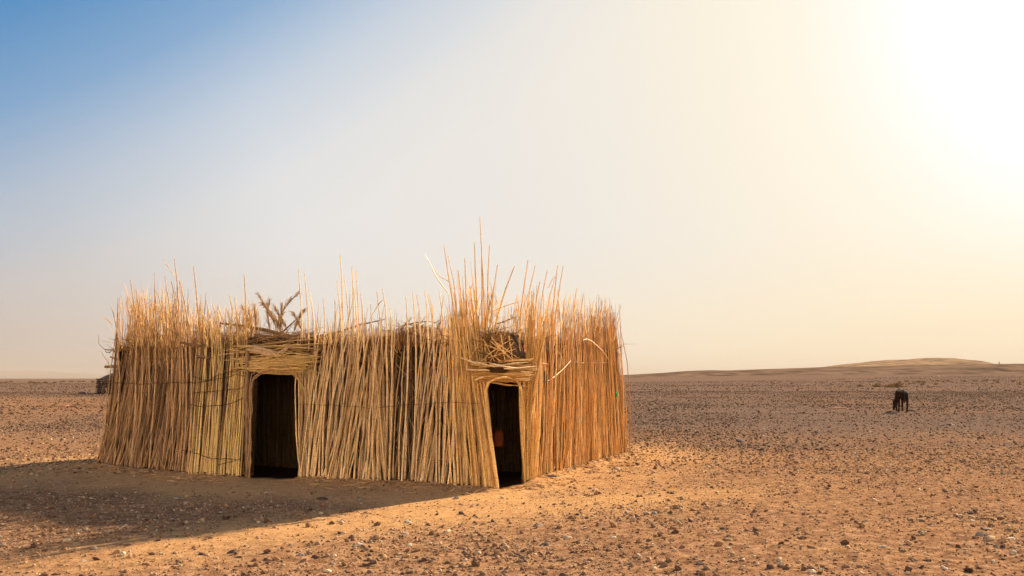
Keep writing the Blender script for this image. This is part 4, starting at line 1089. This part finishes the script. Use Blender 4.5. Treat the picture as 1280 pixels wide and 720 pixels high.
for px, Yv, sc_, lab in [(1121, 125, 1.6, 'dry shrub standing alone directly above the donkey'), (1112, 122, 1.0, 'smaller dry shrub just left of the one above the donkey'), (1096, 128, 1.0, 'dry shrub second to the left behind the donkey'), (1075, 130, .9, 'dry shrub farthest left of the four nearest behind the donkey')]:
    shrub(px, Yv, sc_, lab, 'nearer dry shrubs behind the donkey')
for px in rng.uniform(-10, 118, 16):
    shrub(px, rng.uniform(260, 420), rng.uniform(.9, 1.4), 'small dry shrub near the horizon at the far left', 'dry shrubs on the left horizon')

# ------------------------------------------------------------------ hills on the right, far mountains on the left
def ridge(name, xs_px, ys_px, Yr, w, step, xr, mat, seed, rough=1.0):
    tx = np.arange(xr[0], xr[1] + step, step); ty = np.linspace(-1, 1, 61)
    T, U = np.meshgrid(tx, ty, indexing='ij')
    Y = Yr + U * w; X = (T - CX) / F * Yr + 0 * Y
    zr = EYE + (CY - np.interp(T, xs_px, ys_px)) * Yr / F
    prof = (1 - U ** 2) ** 1.5
    n = vnoise(X / (w * .3) + seed, Y / (w * .3)) + .5 * vnoise(X / (w * .12), Y / (w * .12) + seed) + .25 * vnoise(X / (w * .05), Y / (w * .05) + seed)
    Z = zr * prof * (1 + .55 * rough * n * (1 - prof ** 3)) - 3 * (1 - prof)
    Vv = np.stack([X, Y, Z], -1).reshape(-1, 3); ny = len(ty); i_ = np.arange(len(tx) - 1)[:, None] * ny; j_ = np.arange(ny - 1)[None]
    q = np.stack([i_ + j_, i_ + ny + j_, i_ + ny + j_ + 1, i_ + j_ + 1], -1).reshape(-1, 4)
    o = link(name, mesh_np(name, Vv, q, 4), mat); tag(o, kind='structure'); return o
hm = noise_mat('dune_ground', (0.07, 0.045, 0.032), (0.21, 0.135, 0.09), .05, .95, .0, 8)
hm2 = noise_mat('pale_dune_ground', (0.12, 0.076, 0.046), (0.40, 0.262, 0.15), .035, .95, .0, 8)
for q in (hm, hm2): q.node_tree.nodes['Principled BSDF'].inputs['Specular IOR Level'].default_value = 0.0
mm = noise_mat('mountain_rock', (0.22, 0.16, 0.13), (0.30, 0.22, 0.18), .002, .95, .0, 8)
ridge('hill', [700, 775, 830, 860, 880, 905, 960, 1000, 1040, 1100, 1150, 1190, 1240, 1280, 1340, 1450], [474, 469, 466, 463.6, 463, 463.3, 461.2, 460, 458.4, 457.6, 456.6, 455.6, 455.2, 455.6, 455, 458], 900, 260, 3, (690, 1460), hm, 3)
ridge('hill', [1000, 1030, 1050, 1062, 1076, 1088, 1100, 1113, 1124, 1132, 1139, 1147, 1156, 1170, 1180, 1187, 1195, 1210, 1230], [466, 460, 456.8, 455, 453.6, 452.4, 450.8, 449.8, 450.8, 451.0, 450.2, 448.4, 447.5, 447.8, 449.6, 452.5, 455.5, 459, 465], 1500, 420, 2, (1000, 1230), hm2, 8, .8)
mm.node_tree.nodes['Principled BSDF'].inputs['Specular IOR Level'].default_value = 0.0
ridge('mountains', [-300, -60, 10, 45, 80, 120, 200, 330], [468, 464.5, 463.5, 463, 465.5, 468, 471, 474], 19000, 2500, 4, (-310, 335), mm, 5)
# stone marker on the right skyline
CN = empty('cairn', (0, 0, 0)); Yc = 900; xc = (1249 - CX) * Yc / F; zc = EYE + (CY - 455.6) * Yc / F
vs, fs, off = [], [], 0
for k10 in range(7):
    tv, tf = LARGE[k10 % 8]; vs.append(tv * np.array([1.5 - .18 * k10, 1.3 - .16 * k10, .45]) + np.array([rng.normal(0, .1), 0, .3 + .55 * k10])); fs.append(tf + off); off += len(tv)
bpy.data.objects.remove(CN)
CN = link('cairn', mesh_np('cairn', np.concatenate(vs), np.concatenate(fs), 3), M['stone_dark'], None, False); CN.location = (xc, Yc, zc - .3)
tag(CN, 'small stone cairn on the skyline near the right edge', 'cairn')

# ------------------------------------------------------------------ haze: one even box of dusty air
bm = bmesh.new(); bmesh.ops.create_cube(bm, size=1)
hz0, hz1 = -12.0, 260.0
for q in bm.verts: q.co = Vector((q.co.x * 44500, q.co.y * 44500, hz0 if q.co.z < 0 else hz1))
me = bpy.data.meshes.new('haze'); bm.to_mesh(me); bm.free()
hm_ = bpy.data.materials.new('haze'); hm_.use_nodes = True; t = hm_.node_tree; t.nodes.clear()
pv = N(t, 'ShaderNodeVolumePrincipled'); pv.inputs['Color'].default_value = (.40, .39, .39, 1); pv.inputs['Density'].default_value = 8e-5; pv.inputs['Anisotropy'].default_value = .15
pv.inputs['Density Attribute'].default_value = ''
mo = N(t, 'ShaderNodeOutputMaterial'); t.links.new(pv.outputs[0], mo.inputs['Volume'])
hz = link('haze', me, hm_, smooth=False); tag(hz, 'thin pale dust haze over the plain', 'haze', kind='stuff')
